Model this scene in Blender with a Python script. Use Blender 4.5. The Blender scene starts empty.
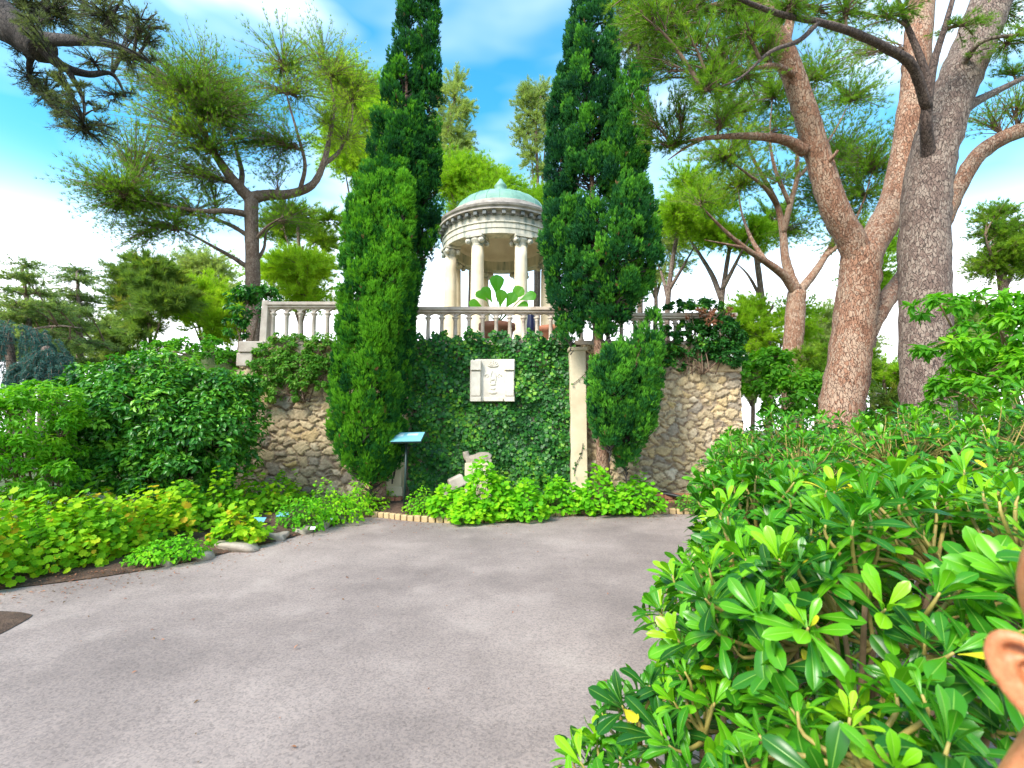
import bpy, math, random
import numpy as np
from mathutils import Vector

random.seed(7)
RS = np.random.RandomState(11)
R = math.radians
SC = bpy.context.scene
COL = SC.collection

# ------------------------------------------------------------------ camera
F = 480.0                      # focal length in pixels of the 1024 wide frame
PITCH = R(5.47)
CAMZ = 1.55
cam_d = bpy.data.cameras.new('camera'); cam = bpy.data.objects.new('camera', cam_d); COL.objects.link(cam)
cam.location = (0, 0, CAMZ); cam.rotation_euler = (R(90) + PITCH, 0, 0)
cam_d.sensor_width = 36.0; cam_d.lens = 36.0 * F / 1024.0
cam_d.dof.use_dof = True; cam_d.dof.focus_distance = 9.0; cam_d.dof.aperture_fstop = 5.0
cam_d.clip_start = 0.02; cam_d.clip_end = 2000
SC.camera = cam

# ------------------------------------------------------------------ sky
SUN_DIR = Vector((-0.55, -0.62, 0.78)).normalized()
SUN_EL = math.asin(SUN_DIR.z); SUN_AZ = math.atan2(SUN_DIR.x, SUN_DIR.y)
W = bpy.data.worlds.new('World'); SC.world = W; W.use_nodes = True
wt = W.node_tree; wn = wt.nodes; wl = wt.links; wn.clear()
def N(tree, typ, **kw):
    n = tree.nodes.new(typ)
    for k, v in kw.items():
        if k in n.inputs: n.inputs[k].default_value = v
        else: setattr(n, k, v)
    return n
sky = N(wt, 'ShaderNodeTexSky'); sky.sky_type = 'NISHITA'; sky.sun_disc = False
sky.sun_elevation = SUN_EL; sky.sun_rotation = SUN_AZ; sky.air_density = 1.0; sky.dust_density = 0.6; sky.ozone_density = 2.0
hsv = N(wt, 'ShaderNodeHueSaturation'); hsv.inputs['Saturation'].default_value = 1.36; hsv.inputs['Hue'].default_value = 0.475
hsv.inputs['Value'].default_value = 1.15
wl.new(sky.outputs[0], hsv.inputs['Color'])
tc = N(wt, 'ShaderNodeTexCoord'); sep = N(wt, 'ShaderNodeSeparateXYZ'); wl.new(tc.outputs['Generated'], sep.inputs[0])
mp = N(wt, 'ShaderNodeMapping'); mp.inputs['Scale'].default_value = (1.5, 1.5, 4.2); mp.inputs['Location'].default_value = (3.1, 0.4, 1.35)
wl.new(tc.outputs['Generated'], mp.inputs[0])
nz = N(wt, 'ShaderNodeTexNoise'); nz.inputs['Scale'].default_value = 1.25; nz.inputs['Detail'].default_value = 4; nz.inputs['Roughness'].default_value = 0.45
wl.new(mp.outputs[0], nz.inputs['Vector'])
cr = N(wt, 'ShaderNodeMapRange'); cr.interpolation_type = 'SMOOTHSTEP'
cr.inputs['From Min'].default_value = 0.46; cr.inputs['From Max'].default_value = 0.80; wl.new(nz.outputs['Fac'], cr.inputs['Value'])
hz = N(wt, 'ShaderNodeMapRange'); hz.interpolation_type = 'SMOOTHSTEP'
hz.inputs['From Min'].default_value = 0.47; hz.inputs['From Max'].default_value = 0.20
wl.new(sep.outputs['Z'], hz.inputs['Value'])
hm = N(wt, 'ShaderNodeMath'); hm.operation = 'MULTIPLY_ADD'; hm.inputs[1].default_value = 0.95; hm.inputs[2].default_value = -0.38
wl.new(nz.outputs['Fac'], hm.inputs[0])   # clouds thicken the low band
h2 = N(wt, 'ShaderNodeMath'); h2.operation = 'ADD'; wl.new(hz.outputs[0], h2.inputs[0]); wl.new(hm.outputs[0], h2.inputs[1])
h3 = N(wt, 'ShaderNodeMath'); h3.operation = 'MULTIPLY'; h3.use_clamp = True; wl.new(h2.outputs[0], h3.inputs[0]); wl.new(hz.outputs[0], h3.inputs[1])
mx = N(wt, 'ShaderNodeMath'); mx.operation = 'MAXIMUM'; mx.use_clamp = True; wl.new(cr.outputs[0], mx.inputs[0]); wl.new(h3.outputs[0], mx.inputs[1])
mix = N(wt, 'ShaderNodeMix'); mix.data_type = 'RGBA'
n9 = N(wt, 'ShaderNodeTexNoise'); n9.inputs['Scale'].default_value = 2.1; n9.inputs['Detail'].default_value = 3; wl.new(mp.outputs[0], n9.inputs['Vector'])
veil = N(wt, 'ShaderNodeMapRange'); veil.inputs['From Min'].default_value = 0.40; veil.inputs['From Max'].default_value = 0.68; veil.inputs['To Max'].default_value = 0.22; wl.new(n9.outputs['Fac'], veil.inputs['Value'])
m9 = N(wt, 'ShaderNodeMath'); m9.operation = 'MAXIMUM'; wl.new(mx.outputs[0], m9.inputs[0]); wl.new(veil.outputs[0], m9.inputs[1])
wl.new(m9.outputs[0], mix.inputs['Factor']); wl.new(hsv.outputs[0], mix.inputs['A']); mix.inputs['B'].default_value = (7.0, 7.2, 7.6, 1)
bg = N(wt, 'ShaderNodeBackground'); bg.inputs['Strength'].default_value = 0.12
wl.new(mix.outputs['Result'], bg.inputs['Color'])
wo = N(wt, 'ShaderNodeOutputWorld'); wl.new(bg.outputs[0], wo.inputs['Surface'])

# ------------------------------------------------------------------ sun, exposure
sd = bpy.data.lights.new('sun', 'SUN'); sd.energy = 2.3; sd.angle = R(22); sd.color = (1.0, 0.94, 0.84)
sun = bpy.data.objects.new('sun', sd); COL.objects.link(sun)
sun.rotation_euler = SUN_DIR.to_track_quat('Z', 'Y').to_euler()
SC.view_settings.view_transform = 'Standard'; SC.view_settings.look = 'None'
SC.view_settings.gamma = 1.0; SC.view_settings.use_curve_mapping = False
SC.view_settings.exposure = 1.6
SC.render.engine = 'CYCLES'
cy = SC.cycles
cy.max_bounces = 7; cy.diffuse_bounces = 4; cy.glossy_bounces = 2; cy.transmission_bounces = 4; cy.transparent_max_bounces = 6
cy.use_denoising = True
try: cy.denoiser = 'OPENIMAGEDENOISE'
except Exception: pass
cy.caustics_reflective = False; cy.caustics_refractive = False

# ------------------------------------------------------------------ where a pixel's line of sight goes
FW = np.array([0, math.cos(PITCH), math.sin(PITCH)]); UP = np.array([0, -math.sin(PITCH), math.cos(PITCH)]); RT = np.array([1.0, 0, 0])
CAM = np.array([0, 0, CAMZ])
def ray(px, py): return FW + (px - 512.0) / F * RT + (384.0 - py) / F * UP
def P(px, py, Y):
    d = ray(px, py); return CAM + d * (Y / d[1])
def G(px, py, z=0.0):
    d = ray(px, py); return CAM + d * ((z - CAMZ) / d[2])
def mpp(py, Y): return Y / ray(512, py)[1] / F       # metres per pixel there

# ------------------------------------------------------------------ mesh builder
def nrm(a):
    a = np.asarray(a, float); return a / np.maximum(np.linalg.norm(a, axis=-1, keepdims=True), 1e-9)
class NM:
    def __init__(s): s.v = []; s.l = []; s.t = []; s.m = []; s.a = []; s.r = []; s.s = []; s.n = 0
    def add(s, V, faces, mi=0, tint=0.0, rib=0.0, smooth=False):
        V = np.asarray(V, float); k = len(V)
        s.v.append(V); s.a.append(np.broadcast_to(np.asarray(tint, float), (k,))); s.r.append(np.broadcast_to(np.asarray(rib, float), (k,)))
        fl = faces if isinstance(faces, list) else [faces]
        for f in fl:
            f = np.asarray(f, np.int64)
            if f.size == 0: continue
            s.l.append((f + s.n).ravel()); s.t.append(np.full(len(f), f.shape[1])); s.m.append(np.full(len(f), mi)); s.s.append(np.full(len(f), smooth))
        s.n += k
    def build(s, name, mats, parent=None):
        me = bpy.data.meshes.new(name)
        V = np.concatenate(s.v); L = np.concatenate(s.l); T = np.concatenate(s.t)
        if parent is not None: V = V - np.array(parent['_o'])
        me.vertices.add(len(V)); me.vertices.foreach_set('co', V.astype(np.float32).ravel())
        me.loops.add(len(L)); me.loops.foreach_set('vertex_index', L.astype(np.int32))
        me.polygons.add(len(T)); st = np.concatenate([[0], np.cumsum(T)[:-1]])
        me.polygons.foreach_set('loop_start', st.astype(np.int32)); me.polygons.foreach_set('loop_total', T.astype(np.int32))
        me.polygons.foreach_set('material_index', np.concatenate(s.m).astype(np.int32))
        me.polygons.foreach_set('use_smooth', np.concatenate(s.s).astype(bool))
        at = me.attributes.new('tint', 'FLOAT', 'POINT'); at.data.foreach_set('value', np.concatenate(s.a).astype(np.float32))
        at = me.attributes.new('rib', 'FLOAT', 'POINT'); at.data.foreach_set('value', np.concatenate(s.r).astype(np.float32))
        me.update(calc_edges=True); me.validate()
        for m in (mats if isinstance(mats, (list, tuple)) else [mats]): me.materials.append(m)
        o = bpy.data.objects.new(name, me); COL.objects.link(o)
        if parent is not None: o.parent = parent
        return o
def thing(name, label, cat, loc=(0, 0, 0), group=None):
    o = bpy.data.objects.new(name, None); COL.objects.link(o); o.location = [float(x) for x in loc]
    o['_o'] = [float(x) for x in loc]; o['label'] = label; o['category'] = cat
    o.empty_display_size = 0.2
    if group: o['group'] = group
    return o
def tag(o, label, cat, group=None):
    o['label'] = label; o['category'] = cat
    if group: o['group'] = group
    return o
def struct(o): o['kind'] = 'structure'; return o
def bevel(o, w=0.006, seg=2):
    m = o.modifiers.new('bevel', 'BEVEL'); m.width = w; m.segments = seg; m.limit_method = 'ANGLE'; m.angle_limit = R(40); return o
BOXF = np.array([[0, 3, 2, 1], [4, 5, 6, 7], [0, 1, 5, 4], [1, 2, 6, 5], [2, 3, 7, 6], [3, 0, 4, 7]])
def box(nm, c, s, rz=0.0, rx=0.0, ry=0.0, mi=0, tint=0.0, taper=1.0):
    hx, hy, hz_ = [q / 2 for q in s]; t = taper
    V = np.array([[-hx, -hy, -hz_], [hx, -hy, -hz_], [hx, hy, -hz_], [-hx, hy, -hz_], [-hx * t, -hy * t, hz_], [hx * t, -hy * t, hz_], [hx * t, hy * t, hz_], [-hx * t, hy * t, hz_]])
    def rot(V, a, i, j):
        c_, s_ = math.cos(a), math.sin(a); W_ = V.copy(); W_[:, i] = c_ * V[:, i] - s_ * V[:, j]; W_[:, j] = s_ * V[:, i] + c_ * V[:, j]; return W_
    if rx: V = rot(V, rx, 1, 2)
    if ry: V = rot(V, ry, 2, 0)
    if rz: V = rot(V, rz, 0, 1)
    nm.add(V + np.array(c), BOXF, mi, tint)
def lathe(nm, prof, c, seg=32, mi=0, tint=0.0, smooth=True):
    a = np.arange(seg) * 2 * math.pi / seg; pr = np.array(prof, float); k = len(pr)
    V = np.zeros((k, seg, 3)); V[:, :, 0] = pr[:, 0:1] * np.cos(a); V[:, :, 1] = pr[:, 0:1] * np.sin(a); V[:, :, 2] = pr[:, 1:2]
    i, j = np.meshgrid(np.arange(k - 1), np.arange(seg), indexing='ij'); j2 = (j + 1) % seg
    f = np.stack([i * seg + j, i * seg + j2, (i + 1) * seg + j2, (i + 1) * seg + j], -1).reshape(-1, 4)
    nm.add(V.reshape(-1, 3) + np.array(c), f, mi, tint, smooth=smooth)
def smooth_path(pts, rad, m=5):
    pts = np.asarray(pts, float); rad = np.asarray(rad, float)
    if len(pts) < 3: 
        t = np.linspace(0, 1, m + 1)[:, None]; return pts[0] * (1 - t) + pts[-1] * t, rad[0] * (1 - t[:, 0]) + rad[-1] * t[:, 0]
    Q = np.vstack([2 * pts[0] - pts[1], pts, 2 * pts[-1] - pts[-2]]); o = []; ro = []
    for i in range(len(pts) - 1):
        a, b, c, d = Q[i:i + 4]
        for s in np.arange(m) / m:
            o.append(0.5 * (2 * b + (c - a) * s + (2 * a - 5 * b + 4 * c - d) * s * s + (3 * b - a - 3 * c + d) * s ** 3)); ro.append(rad[i] * (1 - s) + rad[i + 1] * s)
    o.append(pts[-1]); ro.append(rad[-1]); return np.array(o), np.array(ro)
def tube(nm, pts, rad, n=8, m=5, mi=0, tint=0.0, rough=0.0, cap=True):
    p, r = smooth_path(pts, np.broadcast_to(rad, (len(pts),)), m)
    k = len(p); T = nrm(np.gradient(p, axis=0)); u = np.zeros((k, 3))
    a = np.array([1.0, 0, 0]) if abs(T[0][0]) < 0.8 else np.array([0, 1.0, 0])
    for i in range(k):
        a = a - T[i] * a.dot(T[i]); a = a / max(np.linalg.norm(a), 1e-9); u[i] = a
    w = np.cross(T, u); an = np.arange(n) * 2 * math.pi / n
    rr = r[:, None] * (1 + (rough * RS.normal(size=(k, n)) if rough else 0))
    V = p[:, None] + rr[:, :, None] * (np.cos(an)[None, :, None] * u[:, None] + np.sin(an)[None, :, None] * w[:, None])
    i, j = np.meshgrid(np.arange(k - 1), np.arange(n), indexing='ij'); j2 = (j + 1) % n
    f = [np.stack([i * n + j, i * n + j2, (i + 1) * n + j2, (i + 1) * n + j], -1).reshape(-1, 4)]
    if cap: f += [np.arange(n)[::-1][None], ((k - 1) * n + np.arange(n))[None]]
    nm.add(V.reshape(-1, 3), f, mi, tint, smooth=True)
    return p, r
def twigs(nm, A, B, r0, r1, mi=1, sag=0.0):
    A = np.asarray(A); B = np.asarray(B); n = len(A)
    if n == 0: return
    d = nrm(B - A); a = nrm(np.cross(d, np.array([0.31, 0.2, 0.93]) + 0 * d)); b = np.cross(d, a)
    M = (A + B) / 2; M = M + np.array([0, 0, -1.0]) * sag * np.linalg.norm(B - A, axis=1)[:, None]
    rows = []
    for q, rr in ((A, r0), (M, (r0 + r1) / 2), (B, r1)):
        for k in range(3):
            t = 2 * math.pi * k / 3; rows.append(q + rr * (math.cos(t) * a + math.sin(t) * b))
    V = np.stack(rows, 1).reshape(-1, 3); base = np.arange(n)[:, None, None] * 9
    f = np.array([[s * 3 + k, s * 3 + (k + 1) % 3, (s + 1) * 3 + (k + 1) % 3, (s + 1) * 3 + k] for s in (0, 1) for k in range(3)])
    nm.add(V, (base + f[None]).reshape(-1, 4), mi, 0.3, smooth=True)
def inst(nm, tp, pos, ydir, zdir, sc, tint, mi=0):
    TV, TF, TR = tp; pos = np.asarray(pos); n = len(pos)
    if n == 0: return
    y = nrm(ydir); x = nrm(np.cross(y, zdir) + 1e-6); z = np.cross(x, y)
    sc = np.asarray(sc, float)
    if sc.ndim == 1: sc = np.stack([sc, sc, sc], 1)
    V = pos[:, None] + TV[None, :, 0:1] * (x * sc[:, 0:1])[:, None] + TV[None, :, 1:2] * (y * sc[:, 1:2])[:, None] + TV[None, :, 2:3] * (z * sc[:, 2:3])[:, None]
    k = len(TV); base = (np.arange(n) * k)[:, None, None]
    nm.add(V.reshape(-1, 3), (base + TF[None]).reshape(-1, TF.shape[1]), mi, np.repeat(tint, k), np.tile(TR, n), smooth=TF.shape[1] == 4)
# leaf shapes: y runs along the blade, x across, z is the upper face
def T_simple(w=0.5, fold=0.10, curl=0.16):
    V = np.array([[0, 0, 0], [w / 2, .42, fold], [0, .45, 0], [-w / 2, .42, fold], [w * .36, .75, fold * .6 - curl * .4], [-w * .36, .75, fold * .6 - curl * .4], [0, 1, -curl]])
    Fq = np.array([[0, 1, 2, 2], [0, 2, 3, 3]])
    f = np.array([[0, 1, 2], [0, 2, 3], [2, 1, 4], [2, 4, 6], [2, 6, 5], [2, 5, 3]]); return V, f, np.zeros(7)
def T_blade(w=0.16):
    return np.array([[-w / 2, 0, 0], [w / 2, 0, 0], [0, 1, 0.0]]), np.array([[0, 1, 2]]), np.zeros(3)
def T_scale(w=0.34):
    return np.array([[0, 0, 0], [w / 2, .5, .06], [0, 1, -.05], [-w / 2, .5, .06]]), np.array([[0, 1, 2], [0, 2, 3]]), np.zeros(4)
def T_fan(rad, angs, cup=0.12):
    V = [[0, 0.05, 0]]
    for r, a in zip(rad, angs): V.append([r * math.sin(a), .42 + r * math.cos(a), cup * (r - .3)])
    n = len(rad); f = [[0, i, i + 1] for i in range(1, n)]; return np.array(V), np.array(f)[:, ::-1], np.zeros(n + 1)
_a = np.linspace(-math.pi * .86, math.pi * .86, 15)
T_palm = T_fan([.30, .46, .38, .54, .42, .58, .46, .62, .46, .58, .42, .54, .38, .46, .30], _a, .35)
_b = np.linspace(-math.pi * .78, math.pi * .78, 9)
T_ivy = T_fan([.30, .48, .30, .50, .34, .50, .30, .48, .30], _b * 0.98, .1)
T_ivy = (T_ivy[0] * np.array([1, 1.1, 1]), T_ivy[1], T_ivy[2])
def T_obov(cols=(-1, -.55, -.09, 0, .09, .55, 1)):
    t = np.array([0, .15, .35, .58, .78, .92, 1.0]); w = np.array([.018, .036, .085, .148, .168, .112, .012])
    V = []; rib = []
    for ti, wi in zip(t, w):
        for c in cols:
            V.append([c * wi, ti, 0.05 * abs(c) * (wi / .2) ** 1.0 * 1.0 - 0.20 * ti ** 2.2 + .10 * ti - 0.03 * (abs(c) == 1) * (wi / .2)])
            rib.append(max(0, 1 - abs(c) / .09) * (1 - ti * .6))
    k = len(cols); f = [[i * k + j, i * k + j + 1, (i + 1) * k + j + 1, (i + 1) * k + j] for i in range(len(t) - 1) for j in range(k - 1)]
    return np.array(V), np.array(f), np.array(rib)
T_pitt = T_obov(); T_pitt_lo = T_obov((-1, -.12, 0, .12, 1))
def rnd(n): return nrm(RS.normal(size=(n, 3)))
def inball(n): return rnd(n) * RS.uniform(0, 1, (n, 1)) ** (1 / 3)

# ------------------------------------------------------------------ materials
def mat(name):
    m = bpy.data.materials.new(name); m.use_nodes = True; t = m.node_tree; t.nodes.clear()
    o = N(t, 'ShaderNodeOutputMaterial'); b = N(t, 'ShaderNodeBsdfPrincipled'); t.links.new(b.outputs[0], o.inputs['Surface']); return m, t, b, o
def ramp(t, stops):
    r = N(t, 'ShaderNodeValToRGB'); e = r.color_ramp.elements
    while len(e) < len(stops): e.new(0.5)
    for q, (p, c) in zip(e, stops): q.position = p; q.color = (*c, 1)
    return r
def noise(t, scale, detail=4, rough=0.55, vec=None):
    n = N(t, 'ShaderNodeTexNoise'); n.inputs['Scale'].default_value = scale; n.inputs['Detail'].default_value = detail; n.inputs['Roughness'].default_value = rough
    if vec is not None: t.links.new(vec, n.inputs['Vector'])
    return n
def geo(t): return N(t, 'ShaderNodeNewGeometry').outputs['Position']
def bump(t, b, h, strength=0.4, dist=0.02):
    k = N(t, 'ShaderNodeBump'); k.inputs['Strength'].default_value = strength; k.inputs['Distance'].default_value = dist
    t.links.new(h, k.inputs['Height']); t.links.new(k.outputs[0], b.inputs['Normal'])
def leaf_mat(name, stops, rough=0.45, trans=0.35, tcol=None, ribc=None, spec=0.4):
    m, t, b, o = mat(name); a = N(t, 'ShaderNodeAttribute'); a.attribute_name = 'tint'
    r = ramp(t, stops); t.links.new(a.outputs['Fac'], r.inputs[0]); c = r.outputs[0]
    if ribc:
        q = N(t, 'ShaderNodeAttribute'); q.attribute_name = 'rib'; mm = N(t, 'ShaderNodeMix'); mm.data_type = 'RGBA'
        t.links.new(q.outputs['Fac'], mm.inputs['Factor']); t.links.new(c, mm.inputs['A']); mm.inputs['B'].default_value = (*ribc, 1); c = mm.outputs['Result']
    t.links.new(c, b.inputs['Base Color']); b.inputs['Roughness'].default_value = rough; b.inputs['Specular IOR Level'].default_value = spec
    if trans:
        tr = N(t, 'ShaderNodeBsdfTranslucent'); g = N(t, 'ShaderNodeMix'); g.data_type = 'RGBA'; g.blend_type = 'MULTIPLY'; g.inputs['Factor'].default_value = 1
        t.links.new(c, g.inputs['A']); g.inputs['B'].default_value = (*(tcol or (1.7, 1.7, 0.6)), 1); g.clamp_result = False
        t.links.new(g.outputs['Result'], tr.inputs['Color'])
        ms = N(t, 'ShaderNodeMixShader'); ms.inputs[0].default_value = trans
        t.links.new(b.outputs[0], ms.inputs[1]); t.links.new(tr.outputs[0], ms.inputs[2]); t.links.new(ms.outputs[0], o.inputs['Surface'])
    return m
def rock_mat(name, stops, scale=3.0, rough=0.85, bs=0.5, fine=40, bd=0.015):
    m, t, b, o = mat(name); p = geo(t); n = noise(t, scale, 6, 0.6, p); r = ramp(t, stops); t.links.new(n.outputs['Fac'], r.inputs[0])
    n2 = noise(t, fine, 5, 0.65, p); t.links.new(r.outputs[0], b.inputs['Base Color']); b.inputs['Roughness'].default_value = rough
    bump(t, b, n2.outputs['Fac'], bs, bd); return m
def bark_mat(name, c1, c2, c3, scale=9):
    m, t, b, o = mat(name); p = geo(t); mpn = N(t, 'ShaderNodeMapping'); mpn.inputs['Scale'].default_value = (1, 1, 0.42); t.links.new(p, mpn.inputs[0])
    wz = noise(t, scale * .9, 3, 0.6, mpn.outputs[0]); ad = N(t, 'ShaderNodeMix'); ad.data_type = 'RGBA'; ad.blend_type = 'ADD'; ad.inputs['Factor'].default_value = 0.12
    t.links.new(mpn.outputs[0], ad.inputs['A']); t.links.new(wz.outputs['Color'], ad.inputs['B'])
    v = N(t, 'ShaderNodeTexVoronoi'); v.feature = 'DISTANCE_TO_EDGE'; v.inputs['Scale'].default_value = scale * 2.6; t.links.new(ad.outputs['Result'], v.inputs['Vector'])
    v2 = N(t, 'ShaderNodeTexVoronoi'); v2.inputs['Scale'].default_value = scale * 2.6; t.links.new(ad.outputs['Result'], v2.inputs['Vector'])
    n = noise(t, 2.2, 5, 0.65, p); n2 = noise(t, 46, 4, 0.7, p)
    sx = N(t, 'ShaderNodeSeparateXYZ'); t.links.new(v2.outputs['Color'], sx.inputs[0])
    mm = N(t, 'ShaderNodeMath'); mm.operation = 'MULTIPLY_ADD'; mm.inputs[1].default_value = 0.35; t.links.new(sx.outputs[0], mm.inputs[0]); t.links.new(n.outputs['Fac'], mm.inputs[2])
    m3 = N(t, 'ShaderNodeMath'); m3.operation = 'MULTIPLY_ADD'; m3.inputs[1].default_value = 0.5; t.links.new(n2.outputs['Fac'], m3.inputs[0]); t.links.new(mm.outputs[0], m3.inputs[2])
    r = ramp(t, [(0.45, c1), (0.85, c2), (1.2 if False else 1.0, c3)]); t.links.new(m3.outputs[0], r.inputs[0])
    e = N(t, 'ShaderNodeMapRange'); e.inputs['From Max'].default_value = 0.07; t.links.new(v.outputs['Distance'], e.inputs['Value'])
    cm = N(t, 'ShaderNodeMix'); cm.data_type = 'RGBA'; t.links.new(e.outputs[0], cm.inputs['Factor']); cm.inputs['A'].default_value = (*[q * .7 for q in c1], 1); t.links.new(r.outputs[0], cm.inputs['B'])
    t.links.new(cm.outputs['Result'], b.inputs['Base Color']); b.inputs['Roughness'].default_value = 0.9
    hh = N(t, 'ShaderNodeMath'); hh.operation = 'MULTIPLY_ADD'; hh.inputs[1].default_value = 0.5; t.links.new(n2.outputs['Fac'], hh.inputs[0]); t.links.new(e.outputs[0], hh.inputs[2])
    bump(t, b, hh.outputs[0], 0.9, 0.03); return m
def plain(name, c, rough=0.6, var=0.12, scale=12, metal=0.0, bs=0.15):
    m, t, b, o = mat(name); n = noise(t, scale, 5, 0.6, geo(t))
    r = ramp(t, [(0.3, tuple(q * (1 - var) for q in c)), (0.7, tuple(min(1, q * (1 + var)) for q in c))]); t.links.new(n.outputs['Fac'], r.inputs[0])
    t.links.new(r.outputs[0], b.inputs['Base Color']); b.inputs['Roughness'].default_value = rough; b.inputs['Metallic'].default_value = metal
    if bs: bump(t, b, n.outputs['Fac'], bs, 0.006)
    return m
M = {}
M['pine'] = leaf_mat('pine_needles', [(0, (.06, .15, .022)), (.5, (.16, .30, .03)), (1, (.34, .46, .05))], .6, .45, spec=.12)
M['pine_dark'] = leaf_mat('dark_pine_needles', [(0, (.016, .055, .022)), (.6, (.035, .105, .03)), (1, (.09, .17, .03))], .6, .30, spec=.12)
M['pine_grey'] = leaf_mat('greyish_pine_needles', [(0, (.07, .095, .06)), (.5, (.12, .155, .07)), (1, (.19, .23, .07))], .6, .35, spec=.12)
M['yellow'] = leaf_mat('yellow_green_needles', [(0, (.16, .36, .02)), (.5, (.30, .52, .03)), (1, (.46, .64, .05))], .6, .48, (1.3, 1.3, .55), spec=.1)
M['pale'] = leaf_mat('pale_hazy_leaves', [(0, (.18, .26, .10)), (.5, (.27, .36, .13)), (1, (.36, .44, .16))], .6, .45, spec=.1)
M['blue'] = leaf_mat('blue_cedar_needles', [(0, (.05, .13, .12)), (.5, (.075, .17, .15)), (1, (.14, .25, .19))], .6, .25, (1.2, 1.5, 1.1), spec=.15)
M['cedar'] = leaf_mat('cedar_needles', [(0, (.12, .20, .11)), (.5, (.21, .30, .12)), (1, (.34, .42, .14))], .6, .45, spec=.12)
M['olive'] = leaf_mat('olive_dark_leaves', [(0, (.08, .16, .05)), (.6, (.17, .28, .06)), (1, (.38, .36, .06))], .6, .42, spec=.12)
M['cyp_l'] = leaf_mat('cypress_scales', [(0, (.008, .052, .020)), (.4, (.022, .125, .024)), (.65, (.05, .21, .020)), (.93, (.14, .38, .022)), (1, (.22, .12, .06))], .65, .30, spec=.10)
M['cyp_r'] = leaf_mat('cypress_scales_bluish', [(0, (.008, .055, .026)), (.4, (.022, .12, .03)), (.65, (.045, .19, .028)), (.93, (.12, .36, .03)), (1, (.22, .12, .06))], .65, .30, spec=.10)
M['ivy'] = leaf_mat('ivy_leaves', [(0, (.010, .065, .014)), (.6, (.026, .14, .018)), (.9, (.08, .28, .022)), (1, (.18, .38, .03))], .42, .22, spec=.28)
M['laurel'] = leaf_mat('laurel_leaves', [(0, (.016, .10, .016)), (.6, (.06, .25, .018)), (1, (.20, .46, .03))], .36, .25, spec=.35)
M['light'] = leaf_mat('light_green_leaves', [(0, (.06, .24, .012)), (.6, (.13, .38, .012)), (1, (.26, .50, .02))], .45, .42, spec=.25)
M['gera'] = leaf_mat('geranium_leaves', [(0, (.07, .27, .010)), (.5, (.19, .44, .010)), (.88, (.40, .58, .014)), (1, (.52, .36, .02))], .55, .4, spec=.15)
M['herb'] = leaf_mat('fresh_green_leaves', [(0, (.06, .28, .010)), (.55, (.15, .46, .010)), (1, (.32, .58, .015))], .55, .4, spec=.15)
M['dark_herb'] = leaf_mat('mid_green_leaves', [(0, (.04, .17, .016)), (.6, (.09, .31, .018)), (1, (.19, .44, .02))], .5, .35, spec=.2)
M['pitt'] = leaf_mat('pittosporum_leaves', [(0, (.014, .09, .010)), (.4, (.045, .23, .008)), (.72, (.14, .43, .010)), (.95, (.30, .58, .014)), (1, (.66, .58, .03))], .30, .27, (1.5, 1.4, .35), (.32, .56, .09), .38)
M['rose'] = leaf_mat('climber_leaves', [(0, (.05, .18, .02)), (.6, (.13, .34, .04)), (.9, (.25, .46, .07)), (1, (.50, .38, .28))], .55, .35, spec=.15)
M['redleaf'] = leaf_mat('autumn_leaves', [(0, (.14, .10, .04)), (.5, (.34, .14, .08)), (1, (.46, .24, .13))], .5, .3, (1.3, 1, .7), spec=.15)
M['banana'] = leaf_mat('big_soft_leaves', [(0, (.08, .34, .02)), (1, (.20, .50, .02))], .4, .42)
M['bark_red'] = bark_mat('red_pine_bark', (.19, .082, .045), (.34, .175, .105), (.43, .29, .20), 10)
M['bark_gray'] = bark_mat('grey_pine_bark', (.10, .065, .052), (.185, .125, .098), (.28, .215, .17), 10)
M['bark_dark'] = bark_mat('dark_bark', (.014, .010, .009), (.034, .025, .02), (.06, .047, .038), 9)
M['bark_shade'] = bark_mat('shaded_limb_bark', (.05, .032, .026), (.10, .065, .052), (.15, .105, .085), 10)  # shade on the grey pine's limbs, painted in as a darker bark colour
M['bark_brown'] = bark_mat('brown_bark', (.10, .06, .04), (.19, .125, .085), (.26, .19, .14), 11)
M['bark_cyp'] = bark_mat('cypress_bark', (.17, .085, .05), (.27, .15, .095), (.34, .22, .15), 12)
M['twig'] = plain('twig_bark', (.17, .11, .07), .9, .3, 30)
M['twig_dark'] = plain('dark_twig_bark', (.04, .032, .026), .9, .3, 30)
M['stem_yel'] = plain('young_yellow_stem', (.34, .27, .07), .6, .25, 40)
M['stem_tan'] = rock_mat('tan_woody_stem', [(.3, (.16, .10, .055)), (.6, (.30, .20, .11)), (.8, (.38, .28, .17))], 14, .85, .6, 90, .006)
M['stem_green'] = plain('green_stem', (.10, .20, .03), .6, .25, 40)
M['plaster'] = rock_mat('cream_plaster', [(.3, (.50, .42, .27)), (.55, (.62, .53, .36)), (.8, (.68, .60, .44))], 2.0, .8, .2, 30)
M['marble'] = rock_mat('weathered_pale_stone', [(.25, (.45, .40, .32)), (.5, (.64, .59, .49)), (.8, (.74, .70, .61))], 3.0, .75, .3, 40)
M['balus'] = rock_mat('pinkish_stone', [(.25, (.36, .28, .22)), (.5, (.54, .45, .36)), (.8, (.66, .58, .48))], 4.0, .8, .4, 40)
M['boulder'] = rock_mat('grey_rock', [(.25, (.20, .17, .13)), (.5, (.33, .28, .22)), (.8, (.44, .38, .30))], 6.0, .9, .8, 30)
M['brick'] = rock_mat('terracotta', [(.25, (.26, .10, .055)), (.5, (.38, .15, .08)), (.8, (.46, .22, .13))], 8.0, .85, .4, 60)
M['edge'] = rock_mat('tan_edging', [(.25, (.36, .24, .11)), (.5, (.48, .34, .17)), (.8, (.55, .42, .24))], 8.0, .85, .4, 60)
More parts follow.
